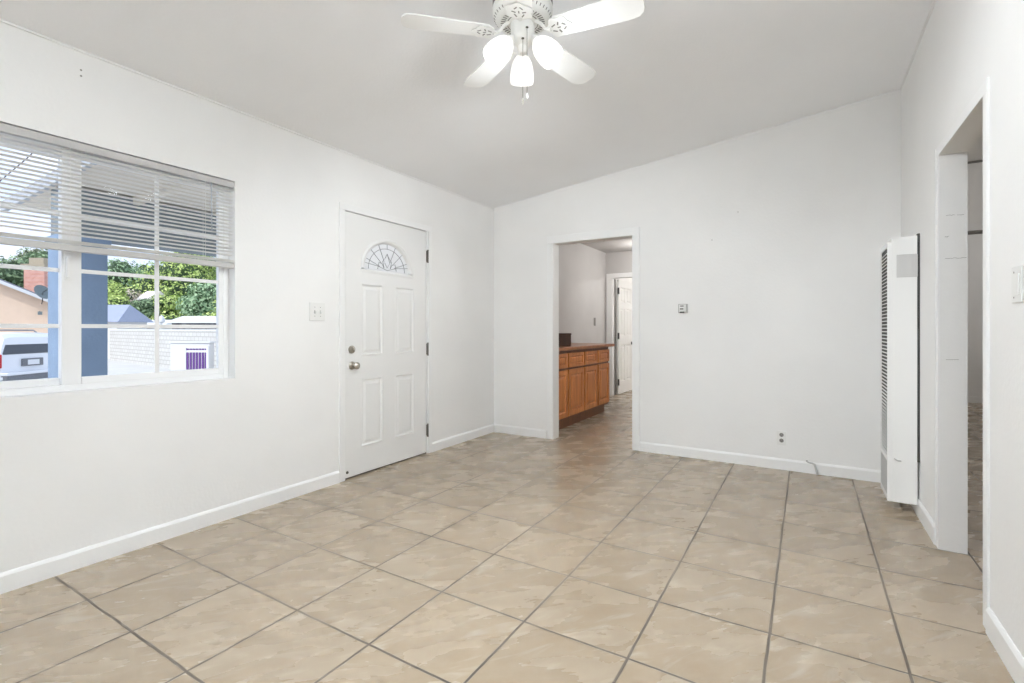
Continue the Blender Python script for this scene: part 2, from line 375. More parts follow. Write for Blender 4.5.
# kitchen and the room past it
struct(MB().box((XL,4.647,2.452),(XR,8.10,2.55)).build('ceiling_kitchen', M['dimmed_wall']), 'flat kitchen ceiling, white paint darkened for dim light', 'ceiling')
OPK = (-2.880, -2.075, 0, 2.014)
struct(wall_y(MB(), 8.010, 8.130, XL, XR, 0, lambda x: 2.50, [OPK]).build('wall_kitchen_far', M['dimmed_wall']), 'far kitchen wall darkened for dim light, with an open white door', 'wall')
struct(MB().box((XL,4.647,0),(XL+.012,8.010,2.452)).build('wall_kitchen_left', M['dimmed_wall']), 'kitchen side wall darkened for dim light, above the cabinets', 'wall')
struct(MB().box((XL,8.13,2.452),(XR,11.2,2.55)).build('ceiling_study', M['wall']), 'white ceiling of the room past the kitchen', 'ceiling')
struct(MB().box((XL,11.08,0),(XR,11.2,2.5)).build('wall_study_far', M['wall']), 'white wall of the room past the kitchen', 'wall')
struct(MB().box((.5,8.13,0),(.62,11.2,2.5)).build('wall_study_right', M['wall']), 'white side wall of the room past the kitchen', 'wall')
# room to the right
OPC = (1.02, 1.95, 0, 2.085)
struct(wall_y(MB(), 6.28, 6.40, .694, 3.6, 0, lambda x: 2.78, [OPC]).build('wall_bedroom_far', M['wall']), 'white far wall of the side room, with an opening', 'wall')
struct(MB().box((3.48,.9,0),(3.6,11.2,2.78)).build('wall_bedroom_right', M['wall']), 'white outer wall of the side room', 'wall')
struct(MB().box((.694,.9,0),(3.48,1.02,2.78)).build('wall_bedroom_near', M['wall']), 'white near wall of the side room', 'wall')
struct(MB().box((.694,.9,2.75),(3.48,11.2,2.85)).build('ceiling_bedroom', M['wall']), 'white ceiling of the side room', 'ceiling')
struct(MB().box((.62,10.12,0),(3.48,10.24,2.75)).build('wall_closet_far', M['wall']), 'grey-white wall seen far through the side room', 'wall')
struct(MB().box((.62,6.40,0),(.694,10.12,2.75)).build('wall_closet_left', M['wall']), 'white side wall past the side room', 'wall')
struct(MB().box((OPC[0]-.07,6.262,2.085),(OPC[1]+.07,6.28,2.15)).box((OPC[0]-.07,6.262,0),(OPC[0],6.28,2.085)).box((OPC[1],6.262,0),(OPC[1]+.07,6.28,2.085)).build('trim_5', M['trim'], bevel=.003), 'white casing of the opening past the side room', 'trim')
struct(MB().box((.95,6.266,2.73),(3.4,6.279,2.749)).box((1.02,6.27,2.066),(1.95,6.40,2.084)).build('dark_strips', M['slot']), 'thin dark strips above the far opening', 'trim')  # dark strips drawn for the dark lines at ceiling joint and opening head
struct(MB().box((.694,10.105,0),(3.48,10.12,.10)).build('baseboard_closet', M['trim'], bevel=.003), 'white baseboard far through the side room', 'baseboard')

# ceiling beads and baseboards
zb_ = ceil_z(XR)
cb = MB()
for (x0, x1) in ((XL, XL+.010),):
    cb.box((x0, YR, ceil_z(XL)-.009), (x1, YB, ceil_z(XL)+.0))
cb.box((XR-.010, YR, zb_-.011), (XR, YB, zb_-.001))
n0, n1 = (XL, ceil_z(XL)), (XR, zb_)
cb.add([(n0[0],YB-.009,n0[1]-.010),(n1[0],YB-.009,n1[1]-.010),(n1[0],YB,n1[1]-.010),(n0[0],YB,n0[1]-.010),(n0[0],YB-.009,n0[1]),(n1[0],YB-.009,n1[1]),(n1[0],YB,n1[1]),(n0[0],YB,n0[1])],
       [(0,3,2,1),(4,5,6,7),(0,1,5,4),(1,2,6,5),(2,3,7,6),(3,0,4,7)])
struct(cb.build('trim_1', M['trim']), 'thin white bead where walls meet ceiling', 'trim')
def base_prof(h=.088, t=.013): return [(0,0),(t,0),(t,h-.014),(t*.55,h-.004),(t*.3,h),(0,h)]
bl = MB()
for a, b in ((YR, 2.424), (3.465, YB)): bl.prism(base_prof(), lambda p, q, d: (XL+p, d, q), a, b)
struct(bl.build('baseboard_left', M['trim'], recalc=True), 'white baseboard under the window wall', 'baseboard')
bb = MB()
for a, b in ((XL, -2.319), (-1.351, XR)): bb.prism(base_prof(), lambda p, q, d: (d, YB-p, q), a, b)
struct(bb.build('baseboard_back', M['trim'], recalc=True), 'white baseboard along the far wall', 'baseboard')
br_ = MB()
for a, b in ((YR, 2.490), (3.366, YB)): br_.prism(base_prof(.10), lambda p, q, d: (XR-p, d, q), a, b)
struct(br_.build('baseboard_right', M['trim'], recalc=True), 'white baseboard along the right wall', 'baseboard')
bk = MB().prism(base_prof(), lambda p, q, d: (d, 8.010-p, q), XL, OPK[0]-.08)
struct(bk.build('baseboard_kitchen', M['trim'], recalc=True), 'short white baseboard beside the far kitchen door', 'baseboard')

# casings
def casing_y(mb, yf, s, a0, a1, top, wt, w, t):       # on a wall facing -y/+y: a = x
    mb.box((a0-w, yf, 0), (a0, yf+s*t, top)); mb.box((a1, yf, 0), (a1+w, yf+s*t, top)); mb.box((a0-w, yf, top), (a1+w, yf+s*t, top+wt))
    return mb
def casing_x(mb, xf, s, a0, a1, top, wt, w, t):
    mb.box((xf, a0-w, 0), (xf+s*t, a0, top)); mb.box((xf, a1, 0), (xf+s*t, a1+w, top)); mb.box((xf, a0-w, top), (xf+s*t, a1+w, top+wt))
    return mb
m = casing_y(MB(), YB, -1, OPB[0], OPB[1], OPB[3], .078, .070, .016)
struct(m.build('trim_2', M['trim'], bevel=.005), 'white casing around the kitchen doorway', 'trim')
m = casing_x(MB(), XR, -1, OPR[0], OPR[1], OPR[3], .050, .060, .007)
m.box((XR-.010, OPR[0]-.060, 0), (XR-.0071, OPR[0]-.048, OPR[3]+.050)); m.box((XR-.010, OPR[1]+.048, 0), (XR-.0071, OPR[1]+.060, OPR[3]+.050))
tr3 = m.build('trim_3', M['trim'], bevel=.004); struct(tr3, 'white casing around the right doorway', 'trim')
mk = MB()
random.seed(3)
def scrib(y_f, x0, x1, z, n=9, amp=.003):
    pts = [(x0+(x1-x0)*i/n, y_f, z + amp*random.uniform(-1,1)) for i in range(n+1)]; mk.tube(pts, .0009, 4)
jf = OPR[1]-.0006
scrib(jf, .612, .645, 1.728); scrib(jf, .655, .680, 1.724); scrib(jf, .606, .622, 1.618, amp=.004); scrib(jf, .607, .690, 1.505, 12, .002); scrib(jf, .61, .66, .985, 10, .0015)
mk.build('scribble_mark', M['dirt'], tr3, label='faint pencil scribbles on the far jamb')
m = casing_y(MB(), 8.010, -1, OPK[0], OPK[1], OPK[3], .075, .075, .016)
struct(m.build('trim_4', M['trim'], bevel=.004), 'white casing around the far kitchen door', 'trim')

# nail holes
for (y, z) in ((.923, 2.386), (.923, 2.358)):
    MB().lathe([(.0045, 0), (.0045, .0006)], (XL, y, z), (1,0,0), 10).build('nail_hole', M['dirt'], wl, label='small dark nail hole')
for (u, v) in ((738, 212), (712, 240), (604, 241)):
    r = ray(u, v); t = YB/r.y; MB().lathe([(.004, 0), (.004, .0006)], (t*r.x, YB, EYE+t*r.z), (0,-1,0), 10).build('nail_hole', M['dirt'], wb, label='small dark nail hole')

# ------------------------------------------------------------------ window_1
w1 = thing('window_1', (-3.06, .884, .842), 'white vinyl sliding window with grid bars', 'window', kind='structure')
Y0, Y1, Z0, Z1 = WIN
fr = MB()
for a, b in (((Y0, Z0), (Y0+.032, Z1)), ((Y1-.032, Z0), (Y1, Z1)), ((Y0+.0322, Z0), (Y1-.0322, Z0+.030)), ((Y0+.0322, Z1-.030), (Y1-.0322, Z1))):
    fr.box((-3.125, a[0], a[1]), (-3.050, b[0], b[1]))
fr.build('window_frame', M['vinyl'], w1, bevel=.003)
def sash(y0, y1, x, st_l, st_r, lab):
    s = MB(); zt, zbm = Z1-.030, Z0+.030
    s.box((x-.018, y0, zbm), (x+.014, y0+st_l, zt)); s.box((x-.018, y1-st_r, zbm), (x+.014, y1, zt))
    s.box((x-.018, y0+st_l+.0002, zbm), (x+.014, y1-st_r-.0002, zbm+.034)); s.box((x-.018, y0+st_l+.0002, zt-.034), (x+.014, y1-st_r-.0002, zt))
    so_ = s.build('sash', M['vinyl'], w1, bevel=.003, label=lab)
    g0, g1, h0, h1 = y0+st_l, y1-st_r, zbm+.034, zt-.034
    MB().box((x-.003, g0, h0), (x+.003, g1, h1)).build('pane', M['glass'], so_)
    mu = MB(); yc = (g0+g1)/2
    mu.box((x+.0035, yc-.011, h0), (x+.010, yc+.011, h1))
    for z in (1.157, 1.427, 1.70):
        mu.box((x+.0035, g0, z-.010), (x+.010, yc-.0112, z+.010)); mu.box((x+.0035, yc+.0112, z-.010), (x+.010, g1, z+.010))
    mu.build('grid_bars', M['vinyl'], so_, bevel=.002)
    return so_
sL = sash(Y0+.032, .888, -3.104, .040, .010, 'outer fixed sash')
sR = sash(.872, Y1-.032, -3.066, .075, .026, 'inner sliding sash with latch')
lt = MB().box((-3.052, .880, 1.375), (-3.046, .905, 1.50)).obox((-3.040, .893, 1.44), (.006,0,0), (0,.006,0), (0,0,.05)).lathe([(.005,0),(.005,.003)], (-3.046, .892, 1.385), (1,0,0), 10)
lt.build('latch', M['vinyl'], sR, bevel=.002)
# low outer sill
MB().box((-3.16, Y0-.03, Z0-.03), (-3.126, Y1+.03, Z0+.012)).build('window_sill', M['vinyl'], w1)

# blind
bt = thing('window_blind', (XL-.02, .884, 2.04), 'white mini blind lowered over the top of the window', 'blind')
MB().box((XL-.030, Y0+.004, 2.000), (XL-.002, Y1-.003, 2.036)).build('head_rail', M['blind_rail'], bt, bevel=.002)
sl = MB(); z = 1.985; k = 0
while z > 1.588:
    prof = []
    tilt = math.radians(11)
    for i in range(7):
        q = (i/6-.5)*.025; h = .0022*(1-(q/.0125)**2)
        prof.append((q*math.cos(tilt)-h*math.sin(tilt), q*math.sin(tilt)+h*math.cos(tilt)))
    poly = prof + [(a, b-.0005) for a, b in prof[::-1]]
    dz = .0006*math.sin(k*2.1)
    sl.prism(poly, lambda a, b, d, z=z+dz: (XL-.017+a, d, z+b), Y0+.006, Y1-.004)
    z -= .0207; k += 1
sl.build('slats', M['blind'], bt, recalc=True)
MB().box((XL-.030, Y0+.006, 1.512), (XL-.003, Y1-.003, 1.543)).build('bottom_rail', M['blind_rail'], bt, bevel=.004)
st = MB(); zz = 1.548
while zz < 1.565:
    st.box((XL-.029, Y0+.006, zz), (XL-.004, Y1-.004, zz+.0016)); zz += .0034
st.build('stacked_slats', M['blind'], bt)
for y in (.30, .884, 1.49):
    MB().tube([(XL-.003, y, 1.55), (XL-.003, y, 2.01)], .0009, 5).tube([(XL-.030, y, 1.55), (XL-.030, y, 2.01)], .0009, 5).build('ladder_cord', M['blind'], bt)
MB().tube([(XL+.002, 1.52, 2.0), (XL+.004, 1.522, 1.72)], .003, 8).build('tilt_wand', glass_material('wand', (.9,.9,.9), body=.4), bt)

# ------------------------------------------------------------------ front door: door_1
d1 = thing('door_1', (XL, 2.944, 0), 'white four-panel front door with a half-round leaded glass light', 'door', kind='structure')
dy0, dy1, dz0, dz1 = 2.488, 3.402, .012, 2.034
fx = XL-.006
fnL = lambda a, b, d: (fx+d, a, b)
lf = MB()
rects = [(2.640, 2.876, .930, 1.505), (3.006, 3.244, .930, 1.505), (2.640, 2.876, .216, .756), (3.006, 3.244, .216, .756)]
lf.panels(fnL, dy0, dy1, dz0, 1.560, rects, ((0,0),(.010,.003),(.020,-.008),(.032,-.008),(.050,-.001)))
gc, gz, ga, gb = 2.936, 1.622, .246, .224
# region above the panels with a half-round hole
ts = sorted({PI*i/40 for i in range(41)} | {math.atan2(dz1-gz, dy1-gc), math.atan2(dz1-gz, dy0-gc)})
def rp(t):
    c_, s_ = math.cos(t), math.sin(t); k_ = 9
    if c_ > 1e-6: k_ = min(k_, (dy1-gc)/c_)
    if c_ < -1e-6: k_ = min(k_, (dy0-gc)/c_)
    if s_ > 1e-6: k_ = min(k_, (dz1-gz)/s_)
    return (gc+c_*k_, gz+s_*k_)
rings = [(1.20, .0), (1.175, .006), (1.13, .010), (1.08, .006), (1.05, .001), (1.0, -.020)]
vs = []
for t in ts: vs.append(fnL(*rp(t), 0))
for k, d in rings:
    for t in ts: vs.append(fnL(gc+math.cos(t)*ga*k, gz+math.sin(t)*gb*k, d))
n = len(ts)
lf.add(vs, [(r*n+i, r*n+i+1, (r+1)*n+i+1, (r+1)*n+i) for r in range(len(rings)) for i in range(n-1)])
# straight lower moulding of the light and the flat below it
bz = 1.560
lf.add([fnL(dy0,bz,0), fnL(dy1,bz,0), fnL(dy1,gz-.036,0), fnL(dy0,gz-.036,0)], [(0,1,2,3)])
lf.add([fnL(dy0,gz-.036,0), fnL(gc-ga*1.2,gz-.036,0), fnL(gc-ga*1.2,gz,0), fnL(dy0,gz,0)], [(0,1,2,3)])
lf.add([fnL(gc+ga*1.2,gz-.036,0), fnL(dy1,gz-.036,0), fnL(dy1,gz,0), fnL(gc+ga*1.2,gz,0)], [(0,1,2,3)])
lf.prism([(gz-.036,0),(gz-.030,.002),(gz-.018,.004),(gz-.008,.003),(gz,-.020)], lambda a, b, d: fnL(d, a, b), gc-ga*1.2, gc+ga*1.2)
lf.add([(fx,dy0,dz0),(fx,dy1,dz0),(fx-.042,dy1,dz0),(fx-.042,dy0,dz0),(fx,dy0,dz1),(fx,dy1,dz1),(fx-.042,dy1,dz1),(fx-.042,dy0,dz1)],
       [(0,1,2,3),(4,7,6,5),(0,3,7,4),(1,5,6,2)])
# outer skin with the same hole
vs = [(fx-.042, *rp(t)) for t in ts] + [(fx-.042, gc+math.cos(t)*ga, gz+math.sin(t)*gb) for t in ts] + [(fx-.020, gc+math.cos(t)*ga, gz+math.sin(t)*gb) for t in ts]
lf.add(vs, [(r*n+i, r*n+i+1, (r+1)*n+i+1, (r+1)*n+i) for r in range(2) for i in range(n-1)])
lf.add([(fx-.042,dy0,dz0),(fx-.042,dy1,dz0),(fx-.042,dy1,gz),(fx-.042,dy0,gz)], [(0,3,2,1)])
leaf = lf.build('door_leaf', M['door'], d1)
hp = [(gc+math.cos(PI*i/40)*ga*1.02, gz-.01 + (math.sin(PI*i/40)*gb*1.02 + (.01 if 0 < i < 40 else 0))) for i in range(41)]
MB().prism(hp, lambda a, b, d: (fx+d, a, b), -.024, -.019).build('fanlight_glass', M['obscure'], leaf, label='half-round frosted pane')
ld = MB()
E2 = lambda k, t: (fx-.016, gc+math.cos(t)*ga*k, gz+.006+math.sin(t)*(gb-.006)*k)
ld.tube([E2(.83, PI*i/28) for i in range(29)], .0026, 5)
for t in (.38, .78, 1.18, 1.96, 2.36, 2.76): ld.tube([E2(.36, t), E2(1.0, t)], .0026, 5)
ld.tube([E2(.83, PI/2), E2(1.0, PI/2)], .0026, 5)
tul = [(-.105,.0),(-.09,.055),(-.055,.045),(-.035,.012),(-.05,.07),(-.02,.10),(0,.135),(.02,.10),(.05,.07),(.035,.012),(.055,.045),(.09,.055),(.105,.0)]
ld.tube([(fx-.016, gc+a, gz+.012+b) for a, b in tul], .0028, 5)
ld.tube([(fx-.016, gc+a, gz+.012+b) for a, b in ((-.03,.06),(0,.018),(.03,.06),(0,.135))], .0024, 5)
ld.tube([(fx-.016, gc-ga*.98, gz+.05), (fx-.016, gc-.10, gz+.035), (fx-.016, gc, gz+.008), (fx-.016, gc+.10, gz+.035), (fx-.016, gc+ga*.98, gz+.05)], .0024, 5)
ld.build('lead_came', M['brass'], leaf, label='dark leaded tulip tracery')
MB().lathe([(.030,0),(.031,.006),(.028,.012),(.018,.014),(.018,.020),(.010,.022)], (fx,2.549,.985), (1,0,0), 28).box((fx+.020,2.546,.970),(fx+.034,2.552,1.000)).build('deadbolt', M['chrome'], leaf, smooth=35, label='round nickel deadbolt')
MB().lathe([(.031,0),(.031,.005),(.024,.010),(.012,.014),(.011,.034),(.020,.042),(.027,.052),(.027,.062),(.020,.070),(.008,.073)], (fx,2.553,.862), (1,0,0), 28).build('door_knob', M['chrome'], leaf, smooth=40, label='round nickel door knob')
MB().lathe([(.011,0),(.010,.006),(.006,.010)], (fx,2.508,.052), (1,0,0), 14).build('door_stop_stub', M['hinge'], leaf)
for z in (1.808, .958, .215):
    h = MB().tube([(XL+.008, 3.412, z-.055), (XL+.008, 3.412, z+.055)], .0075, 10).box((XL-.004, 3.404, z-.05), (XL+.002, 3.425, z+.05))
    h.lathe([(.009,0),(.009,.004)], (XL+.008,3.412,z-.059), (0,0,1), 10).lathe([(.009,0),(.009,.004)], (XL+.008,3.412,z+.055), (0,0,1), 10)
    h.build('hinge', M['hinge'], d1, label='dark steel hinge')
cs = MB()
cs.box((XL, 2.424, 0), (XL+.014, 2.476, 2.036)).box((XL, 3.418, 0), (XL+.014, 3.465, 2.036)).box((XL, 2.424, 2.036), (XL+.014, 3.465, 2.087))
cs.build('casing', M['trim'], d1, bevel=.004)
jb = MB().box((XL-.145, 2.470, 0), (XL-.001, 2.481, 2.046)).box((XL-.145, 3.409, 0), (XL-.001, 3.418, 2.046)).box((XL-.145, 2.481, 2.038), (XL-.001, 3.409, 2.046))
jb.build('jamb', M['trim'], d1)
MB().box((XL-.146, 2.481, 0), (XL-.010, 3.409, .009)).build('threshold', M['hinge'], d1, label='threshold coloured dark for the gap beneath the door')  # dark sill strip draws the dark gap beneath the leaf

# window added behind the camera to let daylight in
r1 = thing('added_window', (-1.2, YR-.06, 0), 'sliding window added behind the camera to let daylight in', 'window', kind='structure')
rf = MB(); x0, x1, z0, z1 = REAR
for a, b in (((x0,z0),(x0+.05,z1)), ((x1-.05,z0),(x1,z1)), ((x0,z0),(x1,z0+.05)), ((x0,z1-.05),(x1,z1)), ((-1.38,z0),(-1.30,z1))): rf.box((a[0],YR-.09,a[1]),(b[0],YR-.03,b[1]))
rf.build('window_frame', M['vinyl'], r1)
MB().box((x0+.05,YR-.064,z0+.05),(-1.38,YR-.058,z1-.05)).build('pane', M['glass'], r1)
MB().box((-1.30,YR-.064,z0+.05),(x1-.05,YR-.058,z1-.05)).build('pane', M['glass'], r1)

# ------------------------------------------------------------------ ceiling fan
FZ = 2.45; ROT = -1.135
fan = thing('ceiling_fan', (FAN.x, FAN.y, 2.70), 'white five-blade ceiling fan with three lit tulip glass shades', 'ceiling fan')
c0 = (FAN.x, FAN.y, 0)
def lz(prof): return [(r, h) for r, h in prof]
mo = MB().lathe([(.075,2.735),(.080,2.69),(.118,2.675),(.128,2.655),(.131,2.60),(.131,2.575)], c0, seg=64, cap=False)
mo.lathe([(.131,2.575)]+[(.131 + (.003 if i % 2 else -.002), 2.573-.0035*i) for i in range(8)]+[(.131,2.545),(.128,2.530),(.115,2.512),(.098,2.506),(.070,2.506),(.062,2.500),(.0,2.500)], c0, seg=64, cap=False)
mo.build('motor_housing', M['fan_white'], fan, smooth=45)
vb = MB()
for k in range(90):     # knurled band above the pan
    t = 2*PI*k/90; r_ = .1325
    vb.obox((FAN.x+r_*math.cos(t), FAN.y+r_*math.sin(t), 2.588), (.0012*math.cos(t),.0012*math.sin(t),0), (-.0022*math.sin(t),.0022*math.cos(t),0), (0,0,.016))
vb.build('ribbed_band', M['slot'], fan, label='grey ribbed band')
vs_ = MB()
for k in range(40):
    t = 2*PI*(k+.5)/40; d = Vector((math.cos(t), math.sin(t), 0)); s_ = Vector((-d.y, d.x, 0))
    vs_.obox(Vector((FAN.x,FAN.y,2.5055))+d*.088, d*.010, s_*.0022, Vector((0,0,.001)))
    vs_.obox(Vector((FAN.x,FAN.y,2.5205))+d*.1195, (d*.0085+Vector((0,0,.0085))), s_*.0019, Vector((.0008*d.x,.0008*d.y,-.0008)))
MB().lathe([(.056,2.5045),(.070,2.5045),(.070,2.5035),(.056,2.5035),(.056,2.5045)], c0, seg=40, cap=False).build('hub_recess_shade', M['slot'], fan, label='dark ring painted for the shaded recess round the hub')  # shade of the hub recess drawn as a flat dark ring
vs_.build('vent_slots', M['slot'], fan, label='dark radial vent slots')
MB().lathe([(.0,2.502),(.052,2.502),(.054,2.492),(.054,2.440),(.050,2.425),(.036,2.412),(.022,2.404),(.022,2.385),(.012,2.372),(.0,2.370)], c0, seg=40, cap=False).build('switch_housing', M['fan_white'], fan, smooth=40)
for k in range(5):
    a = ROT + k*2*PI/5; d = Vector((math.cos(a), math.sin(a), 0)); s_ = Vector((-d.y, d.x, 0)); up = Vector((0,0,1))
    pit = math.radians(-9); sp_ = s_*math.cos(pit) + up*math.sin(pit); nn_ = d.cross(sp_)
    C0 = Vector((FAN.x, FAN.y, FZ))
    pts = [(.150,-.046),(.162,-.058),(.46,-.070),(.505,-.062),(.524,-.043),(.530,-.020),(.530,.020),(.524,.043),(.505,.062),(.46,.070),(.162,.058),(.150,.046)]
    bl_ = MB().prism(pts, lambda p, q, e: C0 + d*p + sp_*q + nn_*e, 0, .006).build('blade', M['fan_blade'], fan, bevel=.0015, recalc=True)
    # blade iron: an arm from the motor that spreads into a scrolled plate
    ir = MB()
    ir.tube([C0+d*.062+up*.052, C0+d*.085+up*.035, C0+d*.108+up*.006, C0+d*.135-up*.004], [.009,.008,.008,.010], 8)
    out = []
    for i in range(36):
        t = 2*PI*i/36; r_ = 1 + .10*math.cos(6*t); out.append((.172+.052*r_*math.cos(t), .056*r_*math.sin(t)))
    ir.prism(out, lambda p, q, e: C0 + d*p + sp_*q + nn_*e, -.005, -.0005)
    io = ir.build('blade_iron', M['fan_white'], fan, recalc=True, bevel=.001)
    hs = MB()
    for (p, q, l, w, an) in ((.150,.016,.010,.0028,.5),(.150,-.016,.010,.0028,-.5),(.172,.022,.009,.003,1.2),(.172,-.022,.009,.003,-1.2),(.196,.012,.009,.0028,2.4),(.196,-.012,.009,.0028,-2.4),(.172,0,.007,.0026,0)):
        ca, sa = math.cos(an), math.sin(an); hs.obox(C0+d*p+sp_*q-nn_*.0052, (d*ca+sp_*sa)*l, (sp_*ca-d*sa)*w, nn_*.0006)
    hs.build('scroll_cutouts', M['slot'], io, label='dark scroll cut-outs')
# light kit
VD = math.atan2(math.cos(YAW), -math.sin(YAW))
for k, est in ((0, 1.25), (1, .15), (2, 1.1)):
    a = VD + k*2*PI/3; d = Vector((math.cos(a), math.sin(a), 0)); tl = math.radians(40)
    ax = (d*math.sin(tl) - Vector((0,0,1))*math.cos(tl)).normalized()
    N = Vector((FAN.x, FAN.y, 2.418)) + d*.060
    MB().tube([Vector((FAN.x,FAN.y,2.432))+d*.030, Vector((FAN.x,FAN.y,2.436))+d*.050, N], .010, 10).lathe([(.010,-.004),(.020,0),(.022,.010),(.022,.020),(.017,.022)], N, ax, 24).build('lamp_arm', M['fan_white'], fan, smooth=50)
    prof = [(.019,.014),(.024,.020),(.036,.034),(.046,.055),(.052,.080),(.055,.105),(.055,.128),(.053,.138)]
    inner = [(r-.003, h) for r, h in prof[::-1]]
    sh = MB().lathe(prof + inner, N, ax, 36, cap=False).build('lamp_shade', M['shade'], fan, smooth=60)
    MB().lathe([(.0,.022),(.013,.026),(.013,.045),(.022,.065),(.027,.085),(.024,.103),(.012,.113),(.0,.115)], N, ax, 20, cap=False).build('bulb', M['bulb'], sh, smooth=60)
    lo = light('fan_lamp', 'SPOT', N + ax*.150, LAMP_W['fan']*est, (.93,.975,1), shadow_soft_size=.05, spot_size=math.radians(156), spot_blend=.55)
    lo.rotation_euler = (-ax).to_track_quat('Z', 'Y').to_euler(); lo.parent = fan; lo.location = N + ax*.150 - Vector(fan.location)
    lo = light('fan_lamp_glow', 'POINT', N + ax*.150, LAMP_W['glow']*min(1, est+.2), (.88,.95,1), shadow_soft_size=.05); lo.parent = fan; lo.location = N + ax*.150 - Vector(fan.location)
vw = Vector((math.sin(YAW), -math.cos(YAW), 0)); rt = Vector((math.cos(YAW), math.sin(YAW), 0))
for (off, zt, zb, nm) in ((rt*.018+vw*.054, 2.455, 2.165, 'pull_chain'), (rt*.0+vw*.040, 2.415, 2.150, 'pull_chain')):
    p = Vector((FAN.x, FAN.y, 0)) + off; ch = MB()
    ch.lathe([(.006,0),(.006,.004)], p+Vector((0,0,zt-.002)), (0,0,1), 10)
    ch.tube([p+Vector((0,0,zt)), p+Vector((0,0,zb))], .0011, 5)
    co_ = ch.build(nm, M['hinge'], fan)
    MB().lathe([(.0,.0),(.004,.003),(.0055,.014),(.003,.024),(.001,.027)], p+Vector((0,0,zb-.024)), (0,0,1), 10, cap=False).build('chain_fob', M['plastic'] if off == rt*.018+vw*.054 else M['chrome'], co_)

# ------------------------------------------------------------------ switches, outlet, thermostat, cable
def plate(name, base, fn, w, h, label, cat, parent=None):
    return None
t = thing('light_switch', (XL, 2.238, 1.198), 'white double toggle switch plate left of the front door', 'light switch')
MB().box((XL, 2.175, 1.200), (XL+.006, 2.302, 1.330)).build('switch_plate', M['plastic'], t, bevel=.003)
for y in (2.216, 2.262):
    MB().obox((XL+.010, y, 1.262), (.008,0,.005), (0,.0045,0), (-.002,0,.006)).build('toggle', M['plastic'], t)
    MB().box((XL+.0061, y-.006, 1.250), (XL+.0066, y+.006, 1.275)).build('toggle_slot', M['heater_grille'], t)
    for z in (1.297, 1.233): MB().lathe([(.003,0),(.003,.0008)], (XL+.006,y,z), (1,0,0), 8).build('screw', M['slot'], t)
t = thing('light_switch', (XR, 2.214, 1.226), 'white switch plate on right wall near the doorway', 'light switch')
MB().box((XR-.006, 2.160, 1.228), (XR, 2.248, 1.346)).build('switch_plate', M['plastic'], t, bevel=.003)
MB().box((XR-.0105, 2.170, 1.252), (XR-.0062, 2.200, 1.322)).build('rocker', M['plastic'], t, bevel=.0015)
for z in (1.328, 1.246): MB().lathe([(.003,0),(.003,.0008)], (XR-.006,2.222,z), (-1,0,0), 8).build('screw', M['slot'], t)

t = thing('wall_outlet', (-.178, YB, .206), 'white duplex outlet low on the far wall', 'outlet')
MB().box((-.214, YB-.006, .200), (-.146, YB, .314)).build('outlet_plate', M['plastic'], t, bevel=.003)
for z in (.282, .236):
    MB().lathe([(.016,0),(.016,.0015),(.014,.002)], (-.180, YB-.006, z), (0,-1,0), 24).build('socket', M['slot'], t, label='grey socket face')
    MB().box((-.188,YB-.0095,z-.003),(-.186,YB-.008,z+.008)).box((-.174,YB-.0095,z-.003),(-.172,YB-.008,z+.008)).lathe([(.003,0),(.003,.0015)],(-.180,YB-.008,z-.008),(0,-1,0),8).build('socket_holes', M['dark'], t)
t = thing('thermostat', (-.952, YB, 1.285), 'small square grey and white thermostat on the far wall', 'thermostat')
MB().box((-.994, YB-.010, 1.285), (-.910, YB, 1.367)).build('back_plate', M['heater_grille'], t, bevel=.004)
MB().box((-.982, YB-.026, 1.292), (-.925, YB-.010, 1.360)).build('cover', M['plastic'], t, bevel=.004)
MB().box((-.972, YB-.0275, 1.341), (-.942, YB-.026, 1.352)).box((-.974, YB-.0275, 1.315), (-.944, YB-.026, 1.328)).build('dial_window', M['slot'], t, label='small grey dial windows')
MB().box((-.974, YB-.030, 1.286), (-.936, YB-.024, 1.297)).build('lever', M['dark'], t, label='dark setting lever')
t = thing('cable_stub', (.06, YB-.02, 0), 'short bent grey cable sticking out above the baseboard', 'cable')
MB().tube([(-.002,YB-.001,.090),(.010,YB-.022,.088),(.036,YB-.032,.087),(.048,YB-.036,.080),(.056,YB-.040,.050),(.064,YB-.044,.020),(.066,YB-.045,.004)], [.006,.006,.007,.008,.008,.009,.009], 8).build('cable', M['heater_grille'], t, smooth=60)
MB().lathe([(.009,0),(.008,.003)], (-.002, YB, .090), (0,-1,0), 12).build('grommet', M['slot'], t)

# ------------------------------------------------------------------ wall heater
HX, HY0, HY1, HZ0, HZ1 = .427, 3.821, 4.150, .068, 1.715
ht = thing('wall_heater', ((HX+XR)/2, (HY0+HY1)/2, HZ0), 'tall white gas wall heater with louvred front grille', 'heater')
bd = MB()
bd.box((HX+.022, HY0+.004, HZ0+.004), (XR-.012, HY1-.004, HZ1-.004))
bd.prism([(HX+.034,HZ0),(XR-.014,HZ0),(XR-.014,HZ1),(HX+.034,HZ1-.012)], lambda a, b, d: (a, d, b), HY0, HY0+.003)
bd.prism([(HX+.034,HZ0),(XR-.014,HZ0),(XR-.014,HZ1),(HX+.034,HZ1-.012)], lambda a, b, d: (a, d, b), HY1-.003, HY1)
bd.build('body', M['heater'], ht, recalc=True)
fp = MB()          # front cover: a frame around two openings
for a, b in (((HY0,HZ0),(HY0+.008,HZ1-.03)), ((HY1-.012,HZ0),(HY1,HZ1-.03)), ((HY0+.0082,HZ0),(HY1-.0122,HZ0+.03)), ((HY0+.0082,.315),(HY1-.0122,.345)), ((HY0+.0082,HZ1-.060),(HY1-.0122,HZ1-.03))):
    fp.box((HX, a[0], a[1]), (HX+.020, b[0], b[1]))
